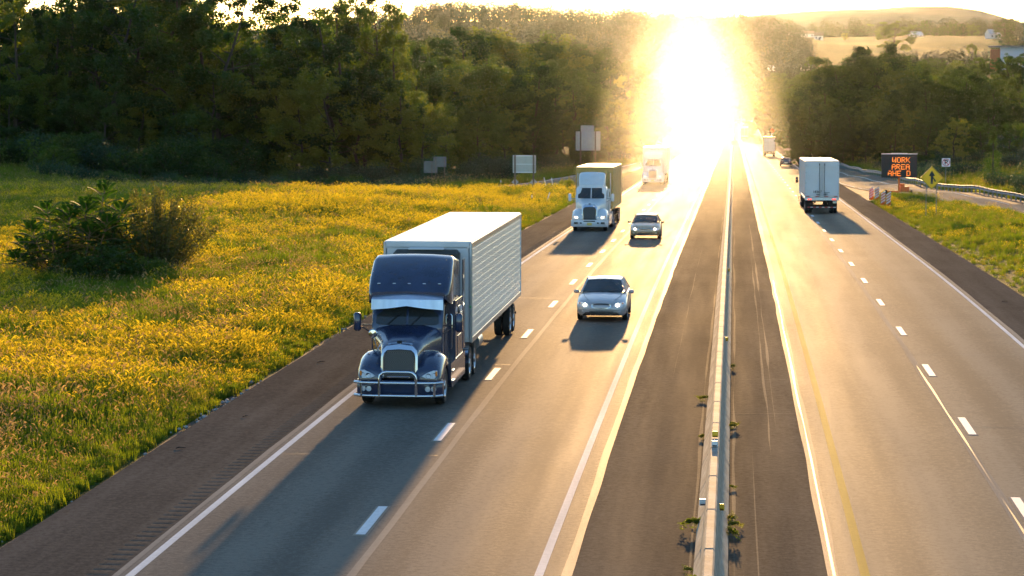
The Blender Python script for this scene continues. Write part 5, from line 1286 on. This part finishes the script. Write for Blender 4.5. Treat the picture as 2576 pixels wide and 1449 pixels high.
delineator(-18.9, 252, 1.4, R(-9), 'marker_white', 'second white leaning marker post at the tip of the exit gore')
delineator(-16.9, 201, 1.15, 0, 'wood_post', 'short brown marker post in the grass near the shoulder')
delineator(-16.1, 205, 1.3, R(18), 'marker_white', 'white marker post leaning right in the grass near the shoulder')

# far signs on the right
def far_diamond(x, y, label, panel=True, h=2.2):
    r = empty('warning_sign', (x, y, gz(x, y)), label=label, cat='road sign'); two_posts(r, (0,), h + .6, t=.1)
    MB().prism([(-.85, h + .8), (0, h - .05), (.85, h + .8), (0, h + 1.65)], -.03, .0, 1).build('sign_plate', MATS['orange_paint'], r)
    if panel: MB().box((.1, -.05, h - .55), (1.0, .03, .9)).build('advisory_plate', MATS['sign_white'], r)
far_diamond(13.0, 820, 'distant orange diamond sign with a white panel under it, left of the green sign')
far_diamond(13.4, 610, 'nearer orange diamond sign below the green sign', panel=False, h=1.9)
far_diamond(13.2, 1090, 'farthest tiny orange diamond sign up the right shoulder', panel=False)
r = empty('guide_sign', (15.2, 730, gz(15.2, 730)), label='small green guide sign on the right bank in the distance', cat='road sign')
two_posts(r, (-1.0, 1.0), 3.2, t=.14); g_ = MB().box((0, -.05, 2.6), (3.1, .04, 1.35), .02).build('sign_plate', MATS['sign_green'], r)
for z in (2.85, 2.45): MB().box((0, -.075, z), (2.5, .012, .16)).build('legend_line', MATS['sign_white'], g_)
r = empty('route_marker', (14.6, 606, gz(14.6, 606)), label='white and blue route marker beside the nearer orange sign', cat='road sign'); two_posts(r, (0,), 3.0, t=.08); MB().box((0, -.05, 2.6), (.75, .03, .8), .02).build('sign_plate', MATS['sign_white'], r); MB().box((0, -.05, 1.75), (.6, .03, .7), .02).build('shield_plate', MATS['sign_blue'], r)
r = empty('sign_back', (15.0, 905, gz(15.0, 905)), label='small dark sign back above the distant orange sign', cat='road sign'); two_posts(r, (-.4, .4), 3.2, t=.1); MB().box((0, 0, 2.7), (1.2, .05, 1.4), .02).build('sign_plate', MATS['sign_back'], r)
r = empty('barrier_board', (.05, 575, float(rz(575)) + 1.05), label='small orange-brown board mounted on the far median barrier', cat='sign')
MB().box((0, 0, .72), (1.2, .06, 1.2), .02).build('board', MATS['container_tan'], r); MB().box((-.3, .06, .3), (.08, .08, .9)).box((.3, .06, .3), (.08, .08, .9)).build('bracket', MATS['steel_post'], r); MB().box((0, 0, 1.34), (1.26, .1, .05)).build('top_cap', MATS['sign_white'], r)

# ---------------------------------------------------------------- farm and buildings
def gable(root, cx, cy, w, d, hw, hr, wall, roof, nwin=3, door=False):
    b = MB().prism([(-w / 2, 0), (w / 2, 0), (w / 2, hw), (-w / 2, hw)], cy - d / 2, cy + d / 2, 1)
    b.v = [(x + cx, y, z) for x, y, z in b.v]
    for yy in (cy - d / 2,): pass
    W = b.build('wall', MATS[wall], root, smooth=0)
    MB().add([(cx - w / 2, cy - d / 2, hw), (cx - w / 2, cy + d / 2, hw), (cx - w / 2, cy, hw + hr), (cx + w / 2, cy - d / 2, hw), (cx + w / 2, cy + d / 2, hw), (cx + w / 2, cy, hw + hr)], [(0, 1, 2), (3, 5, 4), (0, 2, 5, 3), (1, 4, 5, 2), (0, 3, 4, 1)]).build('gable', MATS[wall], root, smooth=0)
    o = .4
    rf = MB()
    for s in (-1, 1):
        a = [(cx - w / 2 - o, cy + s * (d / 2 + o), hw - hr * o / (d / 2) + .03), (cx + w / 2 + o, cy + s * (d / 2 + o), hw - hr * o / (d / 2) + .03), (cx + w / 2 + o, cy, hw + hr + .03), (cx - w / 2 - o, cy, hw + hr + .03)]
        rf.loft([a, [(x, y, z + .18) for x, y, z in a]], ring=True)
    rf.build('roof', MATS[roof], root, smooth=0)
    for k in range(nwin):
        x = cx - w / 2 + w * (k + .5) / nwin; o_ = MB().box((x, cy - d / 2 - .02, hw * .52), (1.1, .06, 1.3)).build('window', MATS['window_far'], W)
        MB().box((x, cy - d / 2 - .06, hw * .52 - .72), (1.3, .12, .1)).build('sill', MATS[wall], W)
    if door: MB().box((cx + w * .12, cy - d / 2 - .03, 1.05), (1.1, .06, 2.1)).build('door', MATS['window_far'], W)
def bld(name, x, y, label, rot=0, cat='house'): return empty(name, (x, y, gz(x, y) - .3), (0, 0, R(rot)), label, cat)
r = bld('farmhouse', 50.0, 1960, 'long low white farmhouse with tan roof on the far field', 12); gable(r, 0, 0, 12, 8, 3.0, 2.4, 'house_white', 'roof_tan', 4, True); gable(r, 9.5, -1.5, 8, 7, 2.8, 2.0, 'house_white', 'roof_tan', 2)
r = bld('farmhouse', 66.5, 1925, 'small white house right of the long farmhouse on the far field', -6); gable(r, 0, 0, 6.6, 6, 3.4, 2.4, 'house_white', 'roof_tan', 2, True)
r = bld('barn', 150, 2020, 'low barn with pale blue roof beside a round tree on the far field', 25, 'barn'); gable(r, 0, 0, 9, 8, 2.6, 2.4, 'house_white', 'roof_blue', 2)
r = bld('farmhouse', 196, 1870, 'white gabled house half hidden by trees on the right hill', 30); gable(r, 0, 0, 7, 7, 4.0, 3.2, 'house_white', 'roof_blue', 2); gable(r, 6, 1, 4, 5, 2.6, 2.0, 'house_white', 'roof_blue', 1)
r = bld('shed', 40.5, 1400, 'long pale metal-roofed shed in the valley', 4, 'shed'); gable(r, 0, 0, 8.5, 6, 2.4, 1.3, 'house_white', 'roof_blue', 4); gable(r, 2.5, 6, 4.5, 6, 4.0, 1.4, 'house_white', 'roof_blue', 1)
r = bld('shed', 21.5, 1420, 'small pale shed at the edge of the glare in the valley', 0, 'shed'); gable(r, 0, 0, 4, 4, 2.0, 1.0, 'house_white', 'roof_blue', 1)
r = empty('warehouse', (84, 700, gz(74, 700) - 1.0), (0, 0, R(-6)), 'flat-roofed pale blue warehouse with red brick end at the right edge', 'warehouse')
zt_ = 16.2 - r.location.z
w_ = MB().box((0, 12, zt_ / 2), (16, 24, zt_)).build('wall', MATS['clad_blue'], r, smooth=0)
for k in range(14): MB().box((-7.4 + k * 1.14, -.03, zt_ / 2), (.10, .06, zt_ - .4)).build('cladding_rib', MATS['clad_blue'], w_)
MB().box((-9.4, 10, zt_ / 2 - .3), (2.8, 20, zt_ - .6)).build('brick_end', MATS['brick_red'], r, smooth=0)
rf_ = MB().box((-1.2, 11.5, zt_ + .15), (20.4, 26, .30), .04).build('roof', MATS['roof_grey'], r)
MB().box((3.4, 6, zt_ + .8), (2.4, 2.4, 1.0), .05).build('roof_unit', MATS['roof_grey'], rf_); MB().lathe([(.3, 0), (.3, .7), (.01, .9)], (.6, 3, zt_ + .3), 2, 10).build('roof_vent', MATS['roof_grey'], rf_)
# trees round the fields
for i, (k, x, y, h, w, lb) in enumerate((('f', 104, 1590, 19, 1.5, 'big lone round tree in the middle of the far field'), ('c', 158, 2035, 15, .8, 'upright round tree right of the blue-roofed barn'), ('f', 168, 2035, 9, 1.2, 'first low round tree in the far hedgerow'),
        ('h', 174.5, 2036, 10, .8, 'second, narrower tree in the far hedgerow'), ('f', 183, 2038, 13, 1.1, 'third and largest round tree in the far hedgerow'), ('h', 190, 2040, 12, .7, 'fourth, pointed tree in the far hedgerow'), ('f', 198, 2042, 12, 1.1, 'fifth round tree in the far hedgerow'),
        ('g', 26, 1960, 7, .7, 'tiny tree left of the long farmhouse'), ('g', 88, 1940, 6, 1.2, 'small bush right of the small white house'), ('h', 165, 1480, 13, 1.5, 'round tree below the far field near the warehouse'), ('f', 142, 1460, 9, 1.0, 'thin pale tree below the far field'), ('f', 205, 1860, 15, 1.2, 'pale round tree beside the white gabled house'), ('h', 118, 2330, 10, 3.2, 'broad low copse at the top of the far field'))):
    place_tree(k, x, y, h, lb, 'trees on the far fields', wk=w)
# roadside weeds growing along the barrier foot
for i, (x, y, h) in enumerate(((.03, 47.4, .5), (.06, 47.0, .35), (.02, 45.9, .55), (-.72, 46.8, .55), (-.74, 42.6, .3), (-.72, 41.2, .6), (.02, 51.6, .22), (.04, 60.5, .4), (.02, 61.2, .25), (-.72, 58.8, .3), (.03, 39.2, .5), (.03, 73.5, .4), (-.74, 66, .35))):
    p = P_SHRUB['s']; side = 'right' if x > -.3 else 'left'
    r = empty('weed', (x, y, float(rz(y)) - .01), (0, 0, i * 1.7), 'small green weed in the crack at the %s foot of the median barrier' % side, 'weed', 'weeds at the %s foot of the barrier' % side); s_ = h / 2
    r.scale = (s_ * .34, s_ * 1.1, s_ * .5); share('foliage', WEED_ME, r)

# stones washed out at the edge of the left shoulder, and scraps on the asphalt
pm('stone', (.30, .29, .28), .9, var=.3, scale=5)
def stones():
    rng = np.random.default_rng(4); mb = MB()
    for k in range(150):
        y = rng.normal(63.5, 2.6) if k < 110 else rng.uniform(42, 110); x = -13.75 + rng.normal() * .22; s_ = rng.uniform(.03, .09)
        mb.box((x, y, gz(min(x, -13.85), y) + s_ * .4 + .05), (s_ * 1.5, s_ * 1.2, s_), s_ * .3, Matrix.Rotation(rng.uniform(0, 3), 3, 'Z') @ Matrix.Rotation(rng.uniform(-.4, .4), 3, 'X'))
    tag(mb.build('gravel_spill', MATS['stone'], smooth=0), 'pale stones spilled along the grass edge of the left shoulder', 'gravel', kind='stuff')
    for k, (x, y, l, a) in enumerate(((-13.0, 74, .32, .9), (-12.8, 61.5, .22, 1.1), (-13.3, 56, .25, .6), (11.4, 86, .3, 1.3), (11.0, 99, .25, .4))):
        MB().tube([(0, 0, 0), (l * .3 * math.cos(a), l * .3 * math.sin(a), .02), (l * math.cos(a), l * math.sin(a), .0)], [.012, .016, .005], 5).build('tyre_scrap', MATS['rubber']).location = (x, y, float(rz(y)) + .02)
stones()
for i, o in enumerate([q for q in COL.objects if q.name.startswith('tyre_scrap')]):
    side = 'left' if o.location.x < 0 else 'right'
    tag(o, 'dark scrap of tyre lying on the %s shoulder, %s' % (side, ['nearest the truck mirror', 'level with the truck grille', 'just ahead of the truck', 'the nearer one', 'the farther one'][i]), 'debris', 'scraps on the shoulders')

# mountain on the skyline
def mountain():
    xs = np.linspace(-950, 950, 90); prof = np.interp(xs / .62, [-1500, -600, -150, 0, 120, 250, 400, 500, 560, 620, 700, 900, 1500], [66, 76, 86, 90, 95, 100, 104, 104, 99, 90, 78, 62, 44])
    prof = prof + (vnoise(xs / 60, xs * 0) - .5) * 3
    rows = []
    for t in np.linspace(0, 1, 16):
        k = math.sin(math.pi * min(1, t * 1.25) / 2) if t < .8 else 1 - (t - .8) * 2
        rows.append(np.stack([xs, 2950 + 850 * t + (vnoise(xs / 120, xs * 0 + t * 4) - .5) * 60, 20 + (prof - 20) * k + (vnoise(xs / 70, xs * 0 + t * 9) - .5) * 5 * (t > .05)], -1))
    v = np.concatenate(rows); n = 90; i = (np.arange(15)[:, None] * n + np.arange(n - 1)[None]).reshape(-1)
    o = link('mountain', np_mesh('mountain', v, np.stack([i, i + 1, i + n + 1, i + n], 1), 'mountain_wood')); o.data.polygons.foreach_set('use_smooth', [True] * len(o.data.polygons)); struct(o)
mountain()
# ---------------------------------------------------------------- haze
def haze():
    m = bpy.data.materials.new('haze_air'); m.use_nodes = True; nt = m.node_tree
    nt.nodes.remove(nt.nodes['Principled BSDF']); out = nt.nodes['Material Output']
    v = nt.nodes.new('ShaderNodeVolumePrincipled')
    v.inputs['Color'].default_value = (.80, .92, 1.0, 1); v.inputs['Density'].default_value = HAZE_D
    v.inputs['Anisotropy'].default_value = HAZE_G
    nt.links.new(v.outputs[0], out.inputs['Volume'])
    o = MB().box((0, 1650, 52), (7600, 4500, 146)).build('haze', m, smooth=0)
    tag(o, 'pale sunlit haze filling the valley air', 'haze', kind='stuff')
HAZE_D = 0.000005; HAZE_G = 0.92
haze()
# added sunlit volumes imitating lens bloom over the oncoming lanes, densest in the core
def glare_volume(rx, ry, rz_, dens, label, c=(-12.3, 700, -3), tilt=(-10, -4)):
    m = bpy.data.materials.new('glare_air'); m.use_nodes = True; nt = m.node_tree
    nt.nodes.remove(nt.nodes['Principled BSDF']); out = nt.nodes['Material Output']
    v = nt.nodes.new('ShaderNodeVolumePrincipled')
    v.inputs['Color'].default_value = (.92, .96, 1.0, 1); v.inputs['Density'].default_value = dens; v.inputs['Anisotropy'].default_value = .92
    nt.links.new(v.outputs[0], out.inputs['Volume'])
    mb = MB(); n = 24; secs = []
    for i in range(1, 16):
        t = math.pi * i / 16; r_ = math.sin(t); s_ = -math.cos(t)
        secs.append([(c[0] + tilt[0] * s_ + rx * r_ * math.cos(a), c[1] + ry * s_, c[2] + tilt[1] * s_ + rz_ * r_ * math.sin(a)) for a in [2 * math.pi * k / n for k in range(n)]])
    o = mb.loft(secs, ring=True).build('glare_volume', m, smooth=60)
    tag(o, label, 'glare_volume', kind='stuff')
glare_volume(9, 540, 26, .000036, 'brightest core of the added glare over the far oncoming lanes')
glare_volume(14.5, 550, 30, .000016, 'bright inner shell of the added glare over the far oncoming lanes')
glare_volume(18, 560, 33, .000008, 'outer golden shell of the added glare over the far lanes')
glare_volume(25, 570, 37, .000005, 'faintest outermost shell of the added glare over the far lanes')
glare_volume(6.5, 190, 9, .00013, 'added golden glare over the middle distance of the oncoming lanes', (-5.0, 300, 1), (-3, -4))  # added to bring the glare lower down the road, not real dust
glare_volume(9.5, 205, 12, .00006, 'thin outer shell of the added golden glare over the middle distance of the oncoming lanes', (-5.0, 305, 1), (-3, -4))
